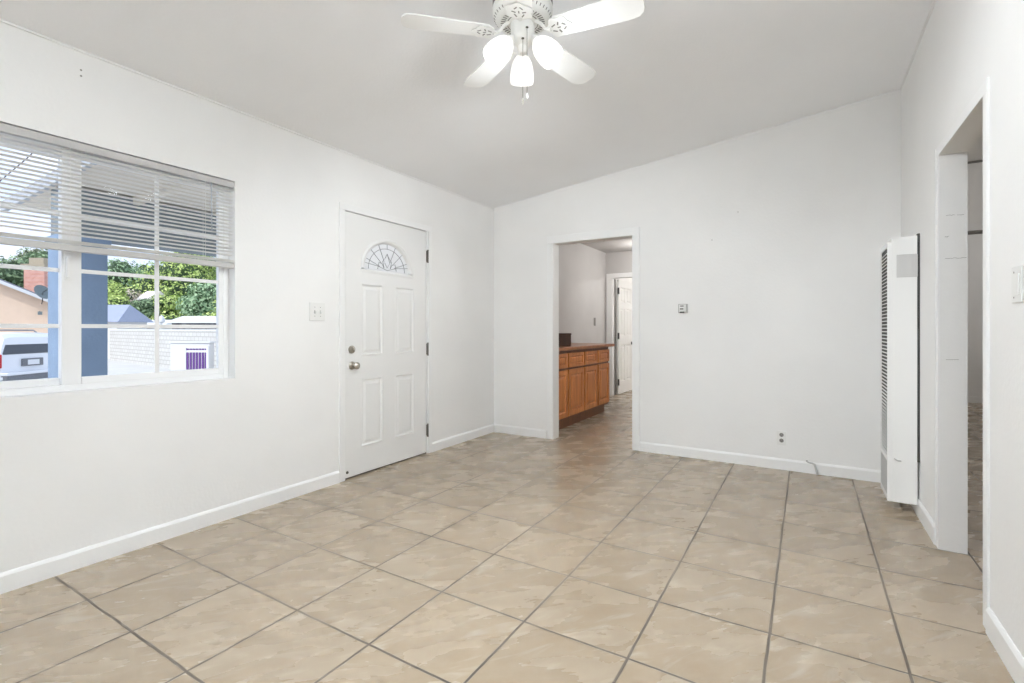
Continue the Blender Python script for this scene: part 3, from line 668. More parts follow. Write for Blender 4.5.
fp.box((HX+.0202,HY0,HZ0),(HX+.034,HY0+.003,HZ1-.03)).box((HX+.0202,HY1-.003,HZ0),(HX+.034,HY1,HZ1-.03)).box((HX+.0202,HY0+.004,HZ1-.034),(HX+.034,HY1-.004,HZ1-.03))
fp.build('front_cover', M['heater'], ht, bevel=.0015)
MB().box((HX+.0062, HY0+.0085, HZ0+.0305), (HX+.0095, HY1-.0125, HZ1-.0605)).build('interior', M['heater_dark'], ht)
lv = MB(); z = .36
while z < HZ1-.08:
    lv.obox((HX+.0030, (HY0+HY1)/2, z), (.0026,0,.0012), (0,(HY1-HY0)/2-.0135,0), (-.0004,0,.0022)); z += .0225
lv.build('louvre_grille', M['heater'], ht)
lv = MB(); z = HZ0+.04
while z < .31:
    lv.obox((HX+.0030, (HY0+HY1)/2, z), (.0026,0,.0012), (0,(HY1-HY0)/2-.0135,0), (-.0004,0,.0024)); z += .0125
lv.build('lower_grille', M['heater_grille'], ht)
MB().tube([(HX+.034,HY0-.001,.337),(HX+.052,HY0-.006,.326),(HX+.068,HY0-.004,.326)], .0035, 8).build('cover_latch', M['heater_grille'], ht)
gv = MB().box((.474, HY0-.0015, 1.462), (.574, HY0, 1.602))
gv.build('vent_backing', M['heater_grille'], ht)
gv = MB()
for i in range(19): gv.box((.4765+i*.0053, HY0-.004, 1.464), (.4785+i*.0053, HY0-.0016, 1.600))
gv.build('vent_bars', M['heater'], ht)
MB().box((XR-.0115, HY0+.0005, .33), (XR, HY0+.06, HZ1+.01)).build('wall_gap_shade', M['heater_dark'], ht)  # dark strip standing in for the shade in the gap behind the heater
MB().box((XR-.0115, HY0+.0605, HZ0), (XR, HY1-.01, HZ1)).build('mounting_frame', M['heater'], ht)
MB().tube([(XR-.05, HY1-.06, HZ0+.01), (XR-.05, HY1-.06, .0)], .009, 10).build('gas_pipe', M['heater_dark'], ht)

# ------------------------------------------------------------------ kitchen
def cabinet(y0, y1, doors, label):
    t = thing('base_cabinet', ((-2.98-2.345)/2, (y0+y1)/2, 0), label, 'cabinet', 'base cabinets under the brown counter')
    MB().box((-2.965, y0, .115), (-2.345, y1, .900)).build('carcass', M['oak_frame'], t)
    MB().box((-2.965, y0+.002, 0), (-2.402, y1-.002, .115)).build('toe_kick', M['oak_frame'], t)
    for a, b in doors:
        fn = lambda p, q, d: (-2.325+d, p, q)
        dm = MB().panels(fn, a, b, .145, .678, [(a+.052, b-.052, .200, .622)], ((0,0),(.006,-.010),(.016,-.013),(.036,-.002)))
        dm.box((-2.344, a, .145), (-2.3255-.0135, b, .678)); dm.add([(-2.325,a,.145),(-2.325,b,.145),(-2.345,b,.145),(-2.345,a,.145),(-2.325,a,.678),(-2.325,b,.678),(-2.345,b,.678),(-2.345,a,.678)], [(0,3,2,1),(4,5,6,7),(0,4,7,3),(1,2,6,5)])
        dm.build('cabinet_door', M['oak'], t)
        dw = MB().panels(fn, a, b, .702, .864, [(a+.040, b-.040, .738, .828)], ((0,0),(.005,-.009),(.012,-.011),(.024,-.002)))
        dw.box((-2.344, a, .702), (-2.3385, b, .864)); dw.add([(-2.325,a,.702),(-2.325,b,.702),(-2.345,b,.702),(-2.345,a,.702),(-2.325,a,.864),(-2.325,b,.864),(-2.345,b,.864),(-2.345,a,.864)], [(0,3,2,1),(4,5,6,7),(0,4,7,3),(1,2,6,5)])
        dw.build('drawer', M['oak'], t)
    return t
cabinet(4.650, 5.541, ((4.672, 5.052), (5.087, 5.525)), 'honey oak base cabinet nearest the doorway, left end of the run')
cabinet(5.5415, 6.420, ((5.559, 5.964), (6.008, 6.405)), 'honey oak base cabinet at the far end of the counter')
ct = MB().box((-2.969, 4.648, .9005), (-2.292, 6.530, .938)).build('countertop', M['counter'], bevel=.006)
tag(ct, 'long reddish brown countertop on the oak cabinets', 'countertop')
bx = thing('storage_box', (-2.60, 5.18, .938), 'dark brown wooden box standing on the kitchen counter', 'box')
MB().box((-2.79, 5.02, .9385), (-2.42, 5.352, 1.070)).build('box_body', M['brown_box'], bx, bevel=.004)
MB().box((-2.795, 5.015, 1.0705), (-2.416, 5.357, 1.092)).build('lid', M['brown_box'], bx, bevel=.006)
t = thing('kitchen_outlet', (XL+.012, 7.49, 1.19), 'small steel outlet plate on kitchen wall', 'outlet')
kx = XL+.012
MB().box((kx, 7.450, 1.195), (kx+.006, 7.530, 1.325)).build('outlet_plate', M['slot'], t, bevel=.003)
for z in (1.285, 1.235): MB().lathe([(.019,0),(.018,.002)], (kx+.006,7.49,z), (1,0,0), 16).build('socket', M['slot'], t)
# ceiling light
t = thing('ceiling_light', (-2.08, 7.40, 2.452), 'round lit ceiling light in the kitchen', 'ceiling light')
MB().lathe([(.17,0),(.17,-.025),(.15,-.03)], (-2.08,7.40,2.452), (0,0,1), 36).build('base', M['fan_white'], t, smooth=40)
MB().lathe([(.15,-.03),(.145,-.055),(.11,-.08),(.05,-.093),(.0,-.095)], (-2.08,7.40,2.452), (0,0,1), 36, cap=False).build('diffuser', M['fixture'], t, smooth=60)
lo = light('kitchen_lamp', 'POINT', (0,0,0), LAMP_W['kitchen'], (1,.98,.955), shadow_soft_size=.10); lo.parent = t; lo.location = (0,0,-.22)

# far kitchen door, swung into the next room: door_2
d2 = thing('door_2', (-2.845, 8.15, 0), 'white six-panel door standing open past the kitchen', 'door', kind='structure')
lx = -2.790; ya, yb = 8.150, 8.930
fn = lambda p, q, d: (lx+d, p, q)
lw = yb-ya; pr_ = []
for z0_, z1_ in ((1.60,1.875), (1.02,1.50), (.22,.86)):
    pr_ += [(ya+.115, ya+lw/2-.05, z0_, z1_), (ya+lw/2+.05, yb-.115, z0_, z1_)]
dm = MB().panels(fn, ya, yb, .012, 1.995, pr_, ((0,0),(.014,-.014),(.030,-.014),(.050,-.001)))
dm.add([(lx,ya,.012),(lx,yb,.012),(lx-.035,yb,.012),(lx-.035,ya,.012),(lx,ya,1.995),(lx,yb,1.995),(lx-.035,yb,1.995),(lx-.035,ya,1.995)], [(0,1,2,3),(4,7,6,5),(0,3,7,4),(1,5,6,2),(3,2,6,7)])
lfo = dm.build('door_leaf', M['door'], d2)
MB().lathe([(.028,0),(.028,.006),(.012,.012),(.012,.034),(.026,.045),(.028,.058),(.016,.068),(0,.07)], (lx, 8.865, .88), (1,0,0), 20, cap=False).build('door_knob', M['black'], lfo, smooth=40, label='black round knob')
for z in (1.80, 1.02, .22):
    MB().box((lx-.006, 8.118, z-.055), (lx+.008, 8.150, z+.055)).tube([(lx+.006, 8.140, z-.055), (lx+.006, 8.140, z+.055)], .010, 8).build('hinge', M['black'], d2, label='black hinge')
MB().box((-2.880, 8.012, 0), (-2.853, 8.129, 2.010)).build('jamb', M['trim'], d2)
MB().box((-2.8525, 8.105, 0), (-2.838, 8.128, 2.005)).build('jamb_gap_shade', M['slot'], d2)  # strip coloured dark for the shade between jamb and leaf

# unseen lamps added to light the rooms beyond, each a small ceiling fixture
def unseen_ceiling_lamp(loc, w, label, r=.15, soft=.12):
    t = thing('ceiling_light', loc, label, 'ceiling light')
    MB().lathe([(r,0),(r,-.02),(r*.9,-.025)], loc, (0,0,1), 32).build('base', M['fan_white'], t, smooth=40)
    MB().lathe([(r*.9,-.025),(r*.85,-.05),(r*.5,-.075),(.0,-.082)], loc, (0,0,1), 32, cap=False).build('diffuser', M['fixture'], t, smooth=60)
    lo = light('unseen_room_lamp', 'POINT', (0,0,0), w, (1,.985,.965), shadow_soft_size=soft); lo.parent = t; lo.location = (0,0,-.24)
    return t
unseen_ceiling_lamp((-1.2, 9.6, 2.452), LAMP_W['study'], 'added unseen ceiling light in the room past the kitchen')
unseen_ceiling_lamp((-.8, 5.7, 2.452), 24.0, 'added unseen ceiling light over the near end of the kitchen')  # added out of view to light the cabinet fronts
unseen_ceiling_lamp((2.4, 4.2, 2.75), LAMP_W['bedroom'], 'added unseen ceiling light in the side room')
unseen_ceiling_lamp((2.3, 8.3, 2.75), LAMP_W['closet'], 'added unseen ceiling light past the side room')
# unseen roof added to keep the sun off the rear window
struct(MB().box((-3.6,-5.4,2.42),(1.2,-1.84,2.54)).box((-3.5,-5.3,G0),(-3.38,-5.18,2.42)).box((1.0,-5.3,G0),(1.12,-5.18,2.42)).build('sun_block_roof', M['fascia']), 'added unseen roof that blocks the sun behind the camera', 'patio roof')
# uplighter added out of view to bounce light off the ceiling
TX, TY = -.15, -1.2
t = thing('added_uplighter', (TX, TY, 0), 'added uplighter behind the camera that brightens the room', 'floor lamp')
MB().lathe([(.14,0),(.14,.012),(.05,.025),(.012,.035)], (TX,TY,0), (0,0,1), 32).build('base', M['fan_white'], t, smooth=40)
MB().tube([(TX,TY,.03), (TX,TY,1.60)], .011, 12).build('pole', M['fan_white'], t, smooth=60)
MB().lathe([(.0,1.59),(.04,1.60),(.11,1.65),(.15,1.72),(.145,1.72),(.105,1.66),(.0,1.62)], (TX,TY,0), (0,0,1), 32, cap=False).build('bowl', M['fan_white'], t, smooth=60)
MB().lathe([(.0,1.63),(.03,1.635),(.035,1.66),(.02,1.68),(.0,1.685)], (TX,TY,0), (0,0,1), 20, cap=False).build('bulb', M['bulb'], t, smooth=60)
lo = light('added_uplighter_spot', 'SPOT', (0,0,0), LAMP_W['rear'], (.88,.955,1.0), (PI,0,0), shadow_soft_size=.10, spot_size=math.radians(150), spot_blend=.6); lo.parent = t; lo.location = (0,0,1.74)

# ------------------------------------------------------------------ outdoors
G = -.75
gm = MB().box((-160, -60, G-.2), (-3.9, 140, G)).box((-3.9,-60,G-.2),(40,-1.95,G))
struct(gm.build('ground', M['concrete']), 'pale concrete driveway and street', 'ground')
struct(MB().box((-5.6,-1.4,G),(-3.131,8,-.13)).build('porch_slab', M['concrete']), 'raised concrete porch slab', 'porch slab')
struct(MB().box((-2.9,-4.6,G),(1.0,-1.83,-.10)).build('patio_slab', M['concrete']), 'concrete patio behind the camera', 'patio')
po = thing('porch_column', (-5.13, 1.56, -.13), 'square blue stucco porch column outside the window', 'column')
MB().box((-5.26, 1.415, -.13), (-5.0, 1.725, 1.84)).build('shaft', M['stucco_blue'], po, bevel=.01)
MB().box((-5.28, 1.40, 1.841), (-4.98, 1.745, 1.888)).build('capital', M['stucco_blue'], po, bevel=.01)
po2 = thing('porch_column', (-5.13, 3.25, -.13), 'square blue stucco porch column out of sight past the window', 'column')
MB().box((-5.26, 3.1, -.13), (-5.0, 3.4, 1.888)).build('shaft', M['stucco_blue'], po2, bevel=.01)
pr = thing('porch_roof', (-4.6, 4.5, 2.02), 'covered porch roof with tan soffit and dark beam', 'porch roof')
MB().box((-5.24, 1.43, 1.889), (-5.02, 3.4, 2.27)).build('beam', M['beam'], pr)
rr = MB(); 
def rq(x): return 2.30 + .035*(x+5)
rr.add([(-6.3,1.41,rq(-6.3)),(-3.135,1.41,rq(-3.135)),(-3.135,3.5,rq(-3.135)),(-6.3,3.5,rq(-6.3)),(-6.3,1.41,rq(-6.3)+.04),(-3.135,1.41,rq(-3.135)+.04),(-3.135,3.5,rq(-3.135)+.04),(-6.3,3.5,rq(-6.3)+.04)],
       [(0,3,2,1),(4,5,6,7),(0,1,5,4),(1,2,6,5),(2,3,7,6),(3,0,4,7)])
rr.build('soffit', M['soffit'], pr)
rf = MB(); rf.prism([(-6.32,rq(-6.32)-.04),(-3.135,rq(-3.135)-.02),(-3.135,rq(-3.135)+.08),(-6.32,rq(-6.32)+.05)], lambda a, b, d: (a, d, b), 1.375, 1.409)
rf.build('fascia', mat('grey_fascia', (.42,.44,.48), .8), pr, recalc=True)
sr = MB()
for y in (1.9, 2.6, 3.3): sr.add([(-5.0,y,rq(-5)-.08),(-3.135,y,rq(-3.135)-.08),(-3.135,y+.045,rq(-3.135)-.08),(-5.0,y+.045,rq(-5)-.08),(-5.0,y,rq(-5)-.001),(-3.135,y,rq(-3.135)-.001),(-3.135,y+.045,rq(-3.135)-.001),(-5.0,y+.045,rq(-5)-.001)], [(0,3,2,1),(4,5,6,7),(0,1,5,4),(1,2,6,5),(2,3,7,6),(3,0,4,7)])
sr.build('rafters', M['soffit'], pr)

# block wall across the yard
A_, B_ = Vector((-36, 12.6, 0)), Vector((-8.5, 9.9, 0))
bw = MB(); d_ = (B_-A_).normalized(); n_ = Vector((-d_.y, d_.x, 0))
def bwfn(s0, s1, z0, z1, w): 
    bw.add([A_+d_*s0-n_*w+Vector((0,0,z0)), A_+d_*s1-n_*w+Vector((0,0,z0)), A_+d_*s1+n_*w+Vector((0,0,z0)), A_+d_*s0+n_*w+Vector((0,0,z0)),
            A_+d_*s0-n_*w+Vector((0,0,z1)), A_+d_*s1-n_*w+Vector((0,0,z1)), A_+d_*s1+n_*w+Vector((0,0,z1)), A_+d_*s0+n_*w+Vector((0,0,z1))],
           [(0,3,2,1),(4,5,6,7),(0,1,5,4),(1,2,6,5),(2,3,7,6),(3,0,4,7)])
bwfn(0, (B_-A_).length, G, 1.05, .10)
bo = bw.build('block_wall', M['block']); tag(bo, 'long white painted concrete block wall across the driveway', 'wall')
bw = MB(); bwfn(0, (B_-A_).length, 1.05, 1.12, .12); bw.build('coping', M['fascia'], bo)
# striped panel and white cabinet in front of the block wall
def on_ground(u, v): 
    r = ray(u, v); t = (G-EYE)/r.z; return Vector((r.x*t, r.y*t, G))
T_ = 18.6
def up_at(u, v): return far(u, v, T_)
p0, p1 = up_at(173, 372), up_at(212, 370.5)
e_ = (p1-p0); e_.z = 0; L_ = e_.length; e_.normalize(); q_ = Vector((e_.y, -e_.x, 0))
hb = up_at(190, 343).z
wu = thing('utility_cabinet', (p0+e_*L_/2)*1, 'low white masonry box in front of the block wall', 'utility box')
wu.location = Vector(((p0.x+p1.x)/2, (p0.y+p1.y)/2, G))
cc = Vector(((p0.x+p1.x)/2, (p0.y+p1.y)/2, 0))
MB().obox(cc+Vector((0,0,(G+hb)/2)), e_*L_/2, q_*.15, Vector((0,0,(hb-G)/2))).build('cabinet_body', M['white_house'], wu, bevel=.02)
MB().obox(cc+Vector((0,0,hb+.03)), e_*(L_/2+.04), q_*.19, Vector((0,0,.03))).build('cabinet_top', M['fascia'], wu)
s0, s1 = up_at(185.5, 350), up_at(209, 370)
T_ = 17.9
g0, g1 = up_at(185.5, 346), up_at(208, 346); gt = up_at(190, 347).z; gb_ = gt-1.02
e2 = g1-g0; e2.z = 0; L2 = e2.length; e2.normalize()
pg = thing('striped_gate', Vector(((g0.x+g1.x)/2, (g0.y+g1.y)/2, G)), 'white framed panel with upright purple slats by the block wall', 'gate')
gf = MB(); b0 = Vector((g0.x, g0.y, 0)); q2 = Vector((e2.y, -e2.x, 0))
for s, z_a, z_b, w in ((0, G, gt, .04), (L2, G, gt, .04)): gf.obox(b0+e2*s+Vector((0,0,(z_a+z_b)/2)), e2*w, q2*.04, Vector((0,0,(z_b-z_a)/2)))
for z_ in (gt, gt-.16, gb_-.04): gf.obox(b0+e2*L2/2+Vector((0,0,z_)), e2*L2/2, q2*.03, Vector((0,0,.035)))
gf.build('gate_frame', M['fascia'], pg)
for i in range(7):
    s = L2*(i+.7)/7.4
    MB().obox(b0+e2*s+Vector((0,0,(gt-.2+gb_)/2)), e2*.035, q2*.02, Vector((0,0,(gt-.2-gb_)/2))).obox(b0+e2*s+Vector((0,0,gt-.085)), e2*.03, q2*.032, Vector((0,0,.028))).build('slat', M['purple'], pg, label='purple upright slat')

# peach house on the left
ho = thing('peach_house', (0,0,0), 'peach stucco house with grey gable roof across the street', 'house')
rh = ray(20, V0); bk_ = Vector((rh.x, rh.y, 0)).normalized(); eh = Vector((bk_.y, -bk_.x, 0))      # gable end faces the camera's yard
if eh.y < 0: eh = -eh
hb0 = far(46, V0, 30.); hb0.z = 0
def along(u):          # distance along the gable front, from its point seen at u = 46
    r = ray(u, V0); a, b = r.x, r.y; det = a*(-eh.y) - (-eh.x)*b
    t = (hb0.x*(-eh.y) - (-eh.x)*hb0.y)/det; q = (a*hb0.y - b*hb0.x)/det; return q, t
sa, ta = along(0); sb, tb = 0.0, 30.
z_a = EYE + (V0-283)/F_PX*ta; z_b = EYE + (V0-301)/F_PX*tb; sl_ = (z_a-z_b)/(sb-sa)
LH = 9.5; P1 = hb0 + eh*1.2; P0 = P1 - eh*LH; ho.location = Vector(((P0.x+P1.x)/2, (P0.y+P1.y)/2, G))
fnh = lambda a, b, d: P0 + eh*a + bk_*d + Vector((0,0,b))
zr = z_b - 1.2*sl_; rdg = LH*.35; zrd = zr + (LH-rdg)*sl_
MB().prism([(0,G),(LH,G),(LH,zr),(rdg,zrd),(0,zrd-rdg*sl_)], fnh, 0, 9).build('house_wall', M['peach'], ho, recalc=True)
MB().prism([(-.5,zrd-(rdg+.5)*sl_),(rdg,zrd),(LH+.6,zr-.6*sl_),(LH+.6,zr-.6*sl_+.22),(rdg,zrd+.22),(-.5,zrd-(rdg+.5)*sl_+.22)], fnh, -.55, 9.5).build('roof', M['roof_grey'], ho, recalc=True)
MB().prism([(-.5,zrd-(rdg+.5)*sl_-.06),(rdg,zrd-.06),(LH+.6,zr-.6*sl_-.06),(LH+.6,zr-.6*sl_+.14),(rdg,zrd+.14),(-.5,zrd-(rdg+.5)*sl_+.14)], fnh, -.60, -.551).build('rake_board', M['fascia'], ho, recalc=True)
T_ = 33.
q0, q1 = up_at(24.5, 300), up_at(45, 300); ec = q1-q0; ec.z=0; lc = ec.length; ec.normalize(); kc = Vector((-ec.y, ec.x, 0)); ztop = up_at(30, 267).z
cm = Vector(((q0.x+q1.x)/2, (q0.y+q1.y)/2, 0))+kc*.4
ch = MB().obox(cm+Vector((0,0,(ztop+1.5)/2)), ec*lc/2, kc*.45, Vector((0,0,(ztop-1.5)/2))).build('chimney', M['brick'], ho)
MB().obox(cm+Vector((0,0,ztop+.10)), ec*(lc/2+.12), kc*.57, Vector((0,0,.10))).obox(cm+Vector((0,0,ztop+.42)), ec*(lc/2-.2), kc*.3, Vector((0,0,.22))).build('chimney_cap', mat('chimney_cap', (.42,.36,.27), .9), ch)
T_ = 28.2
dc = up_at(42.5, 292.5)
sdish = thing('satellite_dish', dc-Vector((0,0,.6)), 'dark grey satellite dish on the peach house roof edge', 'satellite dish')
axd = (Vector((0,0,EYE))-dc).normalized() + Vector((.5,.9,.9)); axd.normalize()
MB().lathe([(.0,-.08),(.20,-.06),(.38,.0),(.46,.05),(.465,.06),(.38,.02),(.20,-.04),(.0,-.06)], dc, axd, 24, cap=False).build('dish', M['dish'], sdish, smooth=60)
MB().tube([dc-Vector((0,0,.05)), dc-Vector((0,0,.5)), dc+bk_*1.8-Vector((0,0,.6))], .03, 8).tube([dc, dc+axd*.5], .02, 6).build('mast', M['hinge'], sdish)
T_ = 29.6
wlp = up_at(40, 314)
wlm = thing('wall_lamp', wlp, 'small dark lamp on the peach house wall', 'lamp')
MB().obox(wlp+Vector((0,0,.05)), eh*.10, bk_*.10, Vector((0,0,.10))).build('lamp_head', M['dish'], wlm); MB().tube([wlp+bk_*.0+Vector((0,0,.12)), wlp+bk_*.5+Vector((0,0,.2))], .03, 6).build('bracket', M['dish'], wlm)

# parked SUV seen from behind
def suv(base, head, label, colour, name, L=4.5, W=1.82, H=1.70, rack=True):
    fw = Vector((math.cos(head), math.sin(head), 0)); sd_ = Vector((-fw.y, fw.x, 0))       # fw: nose direction, sd_: left side
    t = thing(name, base, label, 'car'); P = lambda a, s, z: Vector(base) + fw*a + sd_*s + Vector((0,0,z))
    secs = []     # stations from tail (a=0) to nose: half width low / belt / roof heights
    st = [(0.00,.80,.87,.78,1.10,H-.14),(0.10,.85,.90,.77,1.06,H-.03),(0.35,.88,.91,.74,1.04,H),(1.6,.89,.91,.73,1.05,H+.01),(2.5,.89,.91,.70,1.03,H-.06),(3.15,.89,.90,.60,1.02,1.12),(3.9,.88,.87,.55,.98,1.0),(4.35,.82,.80,.5,.85,.88),(L,.72,.70,.45,.72,.75)]
    vs, fs = [], []; k = W/1.82
    for a, wl_, wb_, wr_, zb_, zr_ in st:
        ring = [(-wl_*.9,.30),(-wl_,.42),(-wb_,.78),(-wb_,zb_),(-(wr_+wb_)/2-.02,(zb_+zr_)/2),(-wr_,zr_-.05),(-wr_*.8,zr_),(wr_*.8,zr_),(wr_,zr_-.05),((wr_+wb_)/2+.02,(zb_+zr_)/2),(wb_,zb_),(wb_,.78),(wl_,.42),(wl_*.9,.30)]
        vs += [P(a, s*k, z) for s, z in ring]
    n = 14; m_ = len(st)
    fs = [(i*n+j, i*n+(j+1) % n, (i+1)*n+(j+1) % n, (i+1)*n+j) for i in range(m_-1) for j in range(n)] + [tuple(range(n)), tuple((m_-1)*n+j for j in range(n))[::-1]]
    MB().add(vs, fs).build('car_body', colour, t, smooth=35, recalc=True)
    g = MB().prism([(-.80,1.14),(-.82,1.17),(-.70,H-.20),(-.64,H-.155),(.64,H-.155),(.70,H-.20),(.82,1.17),(.80,1.14)], lambda p, q, d: P(-.012+d+.02*(q-1.14)/(H-1.3), p*k, q), 0, .04)
    g.build('rear_window', M['car_glass'], t)
    for s in (-1, 1):
        sg = MB().add([P(.35,s*.905*k,1.06),P(1.45,s*.915*k,1.07),P(1.45,s*.80*k,H-.12),P(.55,s*.80*k,H-.12), P(1.55,s*.915*k,1.07),P(2.95,s*.91*k,1.05),P(2.45,s*.78*k,H-.16),P(1.55,s*.80*k,H-.12)], [(0,1,2,3),(4,5,6,7)])
        sg.build('side_window', M['car_glass'], t)
        MB().obox(P(.03, s*.885*k, .95), fw*.06, sd_*.035, Vector((0,0,.20))).build('tail_light', M['red_lens'], t, bevel=.02, label='red tail light')
        for a in (.85, 3.65):
            MB().lathe([(.20,-.11),(.33,-.11),(.35,-.08),(.35,.08),(.33,.11),(.20,.11)], P(a, s*.80*k, .35), sd_, 28).build('wheel', M['tyre'], t, smooth=40)
    MB().obox(P(-.06, 0, .44), fw*.10, sd_*.84*k, Vector((0,0,.09))).build('bumper', M['bumper'], t, bevel=.03)
    MB().obox(P(-.075, 0, .57), fw*.11, sd_*.86*k, Vector((0,0,.045))).build('bumper_step', colour, t, bevel=.02)
    MB().obox(P(-.030, 0, .88), fw*.03, sd_*.34, Vector((0,0,.115))).build('plate_recess', M['bumper'], t, bevel=.01)
    pl = MB().obox(P(-.065, 0, .88), fw*.006, sd_*.19, Vector((0,0,.075))).build('license_plate', M['plate'], t)
    if rack:
        rk = MB()
        for s in (-1, 1): rk.tube([P(.45,s*.62*k,H+.0), P(.55,s*.62*k,H+.07), P(2.2,s*.62*k,H+.08), P(2.35,s*.62*k,H+.0)], .022, 8)
        for a in (.7, 1.9): rk.tube([P(a,-.62*k,H+.075), P(a,.62*k,H+.075)], .018, 8)
        rk.build('roof_rack', M['bumper'], t)
    return t
cb_ = far(31.5, 360, 15.0); suv((cb_.x, cb_.y, G), math.atan2(-.569, -.822), 'silver white SUV parked tail-on with a roof rack', M['car'], 'sport_utility_car', H=1.78, W=2.02)
cb2 = far(-39, 380, 12.0); suv((cb2.x, cb2.y, G), math.atan2(-.569, -.822), 'white car with red tail light at left window edge', mat('white_car_paint', (.8,.8,.8), .3, coat=.6), 'parked_car', H=1.42, rack=False)

# roofs and small buildings behind the wall
def gable(u0, u1, v_e, v_r, t0, depth, wallm, roofm, name, label, cat='building', hip=.0):
    a = far(u0, v_e, t0); b = far(u1, v_e, t0); e = b-a; e.z = 0; l = e.length; e.normalize(); k_ = Vector((-e.y, e.x, 0))
    if k_.dot(Vector((-1,1,0))) < 0: k_ = -k_
    ze, zr_ = far(0, v_e, t0).z, far(0, v_r, t0).z; o = Vector((a.x, a.y, 0))
    t = thing(name, o+e*l/2+Vector((0,0,G)), label, cat)
    MB().prism([(0,G),(l,G),(l,ze),(0,ze)], lambda p, q, d: o+e*p+k_*d+Vector((0,0,q)), .3, depth-.3).build('wall', wallm, t, recalc=True)
    hp_ = l*hip
    v = [(-.3,0,ze-.05),(l+.3,0,ze-.05),(l+.3,depth,ze-.05),(-.3,depth,ze-.05),(hp_,depth/2,zr_),(l-hp_,depth/2,zr_)]
    MB().add([o+e*p+k_*d+Vector((0,0,z)) for p, d, z in v], [(0,1,5,4),(1,2,5),(2,3,4,5),(3,0,4),(0,3,2,1)]).build('roof', roofm, t, recalc=True)
    return t
M['roof_blue'] = mat('blue_grey_roof', (.36,.40,.52), .8, var=.05)
gable(80, 113, 321, 303.5, 31, 3.2, M['white_house'], M['roof_blue'], 'garage', 'blue-grey roofed garage behind the block wall', hip=.08)
gable(126, 160, 325.5, 319.5, 37, 2.5, M['white_house'], M['fascia'], 'shed', 'low white flat shed behind the block wall')
gable(168, 226, 322, 315.5, 27, 2.4, mat('mottled_store', (.30,.30,.31), .9, var=.6, vscale=3), M['fascia'], 'carport', 'long low white-roofed carport behind the block wall')  # wall mottled dark in place of the speckled items under the roof
gable(136, 150, 300, 290, 50, 3, mat('tan_house_wall', (.62,.50,.42), .9), mat('pale_roof', (.75,.70,.66), .8), 'hillside_house', 'pale roofed house among the trees on the slope', hip=.0)
pl_ = far(161.5, 326, 26.2)
pt = thing('post_lantern', (pl_.x, pl_.y, .9), 'white post lantern rising just beyond the block wall', 'lantern')
MB().tube([(pl_.x,pl_.y,G),(pl_.x,pl_.y,1.45)], .05, 10).build('post', M['fascia'], pt)
MB().lathe([(.02,1.45),(.15,1.50),(.17,1.66),(.10,1.80),(.0,1.90)], (pl_.x,pl_.y,0), (0,0,1), 14, cap=False).build('lantern_head', M['fascia'], pt, smooth=50)
# overhead wire
w_ = thing('overhead_wire', far(10, 168, 20), 'dark utility wire crossing the sky at upper left', 'wire')
MB().tube([far(-15, 191, 22), far(0, 181, 21), far(25, 160, 20), far(60, 128, 18)], .02, 5).build('wire', M['black'], w_)

# trees
def tree(name, u, vtop, t, r, h, leafm, label, n=2400, cat='tree', leaf=.36, flat=.8, seed=1, blobs=9):
    rnd = random.Random(seed); top = far(u, vtop, t); bx_, by_ = top.x, top.y
    zt = top.z; zb = max(G+.4, zt-h); cz = (zt+zb)/2; hh = (zt-zb)/2
    T = thing(name, (bx_, by_, G), label, cat, 'trees and shrubs beyond the wall')
    bl = []
    for i in range(blobs):
        a = rnd.uniform(0, 2*PI); q = rnd.uniform(.10, .62); z = rnd.uniform(-.62, .62); s = math.sqrt(1-z*z*.8)
        bl.append((Vector((bx_+math.cos(a)*q*r*s, by_+math.sin(a)*q*r*s, cz+z*hh)), r*rnd.uniform(.36,.55), hh*rnd.uniform(.36,.52)))
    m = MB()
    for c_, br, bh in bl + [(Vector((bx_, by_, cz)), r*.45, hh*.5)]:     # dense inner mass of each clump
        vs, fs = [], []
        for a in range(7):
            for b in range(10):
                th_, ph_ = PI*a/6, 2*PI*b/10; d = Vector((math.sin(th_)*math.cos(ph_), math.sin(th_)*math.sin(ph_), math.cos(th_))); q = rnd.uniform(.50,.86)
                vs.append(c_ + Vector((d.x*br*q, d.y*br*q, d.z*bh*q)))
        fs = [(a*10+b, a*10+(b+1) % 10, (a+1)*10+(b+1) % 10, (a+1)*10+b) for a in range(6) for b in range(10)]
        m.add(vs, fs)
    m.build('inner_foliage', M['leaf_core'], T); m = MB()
    for i in range(int(n*2.2)):
        c_, br, bh = bl[rnd.randrange(blobs)]
        d = Vector((rnd.gauss(0,1), rnd.gauss(0,1), rnd.gauss(0,1))).normalized(); q = rnd.uniform(.70, 1.16)
        p = c_ + Vector((d.x*br*q, d.y*br*q, d.z*bh*q))
        nx = (d + Vector((rnd.uniform(-.8,.8), rnd.uniform(-.8,.8), rnd.uniform(-.3,.9)))).normalized(); ax_ = nx.orthogonal().normalized(); ax_.rotate(Matrix.Rotation(rnd.uniform(0,6.28), 3, nx)); ay_ = nx.cross(ax_)
        s = leaf*rnd.uniform(.5,1.2)
        m.add([p-ax_*s*.5, p+ay_*s*.28, p+ax_*s*.6, p-ay_*s*.28], [(0,1,2,3)])
    m.build('foliage', leafm, T)
    k = MB(); tr = min(.25, r*.08)
    k.tube([(bx_,by_,G),(bx_+.1,by_,(G+zb)/2),(bx_-.05,by_+.05,zb+.2),(bx_,by_,cz)], [tr*1.3,tr,tr*.9,tr*.4], 8)
    for c_, br, bh in bl[:6]: k.tube([(bx_,by_,zb+hh*.4), c_], [tr*.5, tr*.2], 6)
    k.build('trunk', M['bark'], T)
tree('broadleaf_tree', 8, 240, 48, 5.0, 7.5, M['leaf_dark'], 'dark green tree behind the peach house, left of the chimney', n=3600, seed=2, blobs=14)
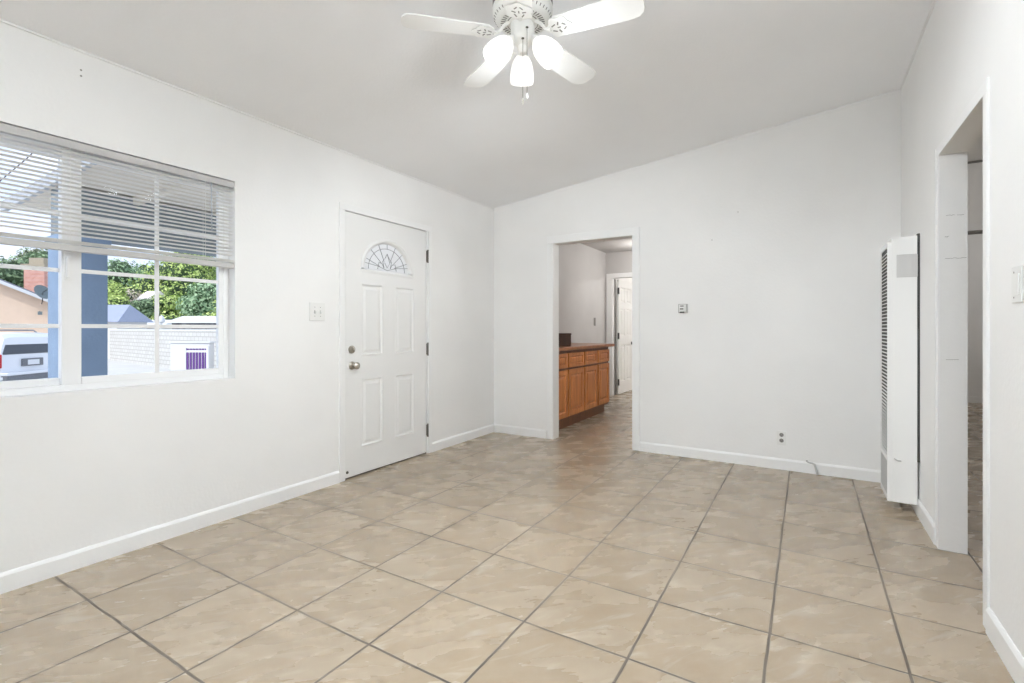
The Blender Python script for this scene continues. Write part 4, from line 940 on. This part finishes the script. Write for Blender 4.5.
tree('broadleaf_tree', 33, 247, 58, 2.6, 5.0, M['leaf_olive'], 'olive brown treetop just behind the brick chimney', n=1400, seed=3)
tree('broadleaf_tree', 118, 256, 60, 4.4, 9, M['leaf_mid'], 'grey-green tree right of the blue column', n=3200, seed=4, blobs=12)
tree('shrub', 114, 281, 48, 2.1, 3.6, M['leaf_bright'], 'yellow-green shrub low beside the blue column', n=1500, cat='shrub', leaf=.30, seed=5)
tree('shrub', 134, 289, 51, 2.5, 3.4, M['flower'], 'pinkish flowering shrub behind the garage roof', n=1100, cat='shrub', leaf=.28, seed=6)
tree('shrub', 143, 297, 45, 2.3, 3.0, M['leaf_dark'], 'dark green shrub behind the left end of the shed', n=1600, cat='shrub', leaf=.30, seed=7)
tree('broadleaf_tree', 143, 263, 78, 4.3, 9.5, M['leaf_mid'], 'olive tree in the middle of the right window pane', n=2200, seed=8)
tree('broadleaf_tree', 180, 236, 56, 5.6, 11, M['leaf_bright'], 'tall bright yellow-green tree above the carport', n=4600, seed=9, blobs=15)
tree('broadleaf_tree', 211, 250, 72, 5.2, 10, M['leaf_olive'], 'dark olive tree at the right end of the view', n=2600, seed=10, blobs=11)
tree('broadleaf_tree', 208, 280, 44, 3.2, 4.6, M['leaf_mid'], 'fresh green tree low at the right window edge', n=2600, seed=11, leaf=.32)
tree('shrub', 166, 292, 46, 3.1, 3.8, M['leaf_bright'], 'bright green shrub behind the post lantern', n=2200, cat='shrub', leaf=.30, seed=12)
tree('broadleaf_tree', 160, 262, 92, 7, 10, M['leaf_mid'], 'distant green tree on the slope behind the pale house', n=3000, seed=13, blobs=12)
tree('shrub', 232, 284, 38, 2.6, 4, M['leaf_bright'], 'bright shrub beyond the right window frame', n=1500, cat='shrub', leaf=.30, seed=14)
hl = MB(); 
for i in range(24):
    pass
hv = [(-20,60),(-70,30),(-120,60),(-60,120),(-20,110)]
hm = MB(); cx_, cy_ = -80, 75
pts = []
for i in range(40):
    a = 2*PI*i/40; pts.append((cx_+50*math.cos(a), cy_+45*math.sin(a)))
lv_ = []
for k, (s, z) in enumerate(((1,G-.05),(.7,1.2),(.4,2.6),(.1,3.4))):
    for (x, y) in pts: lv_.append((cx_+(x-cx_)*s, cy_+(y-cy_)*s, z))
hm.add(lv_, [(k*40+i, k*40+(i+1) % 40, (k+1)*40+(i+1) % 40, (k+1)*40+i) for k in range(3) for i in range(40)] + [tuple(120+i for i in range(40))])
struct(hm.build('hillside', mat('hill_green', (.16,.20,.09), .95, var=.5, vscale=.4), smooth=60), 'low green hillside behind the houses', 'hill')
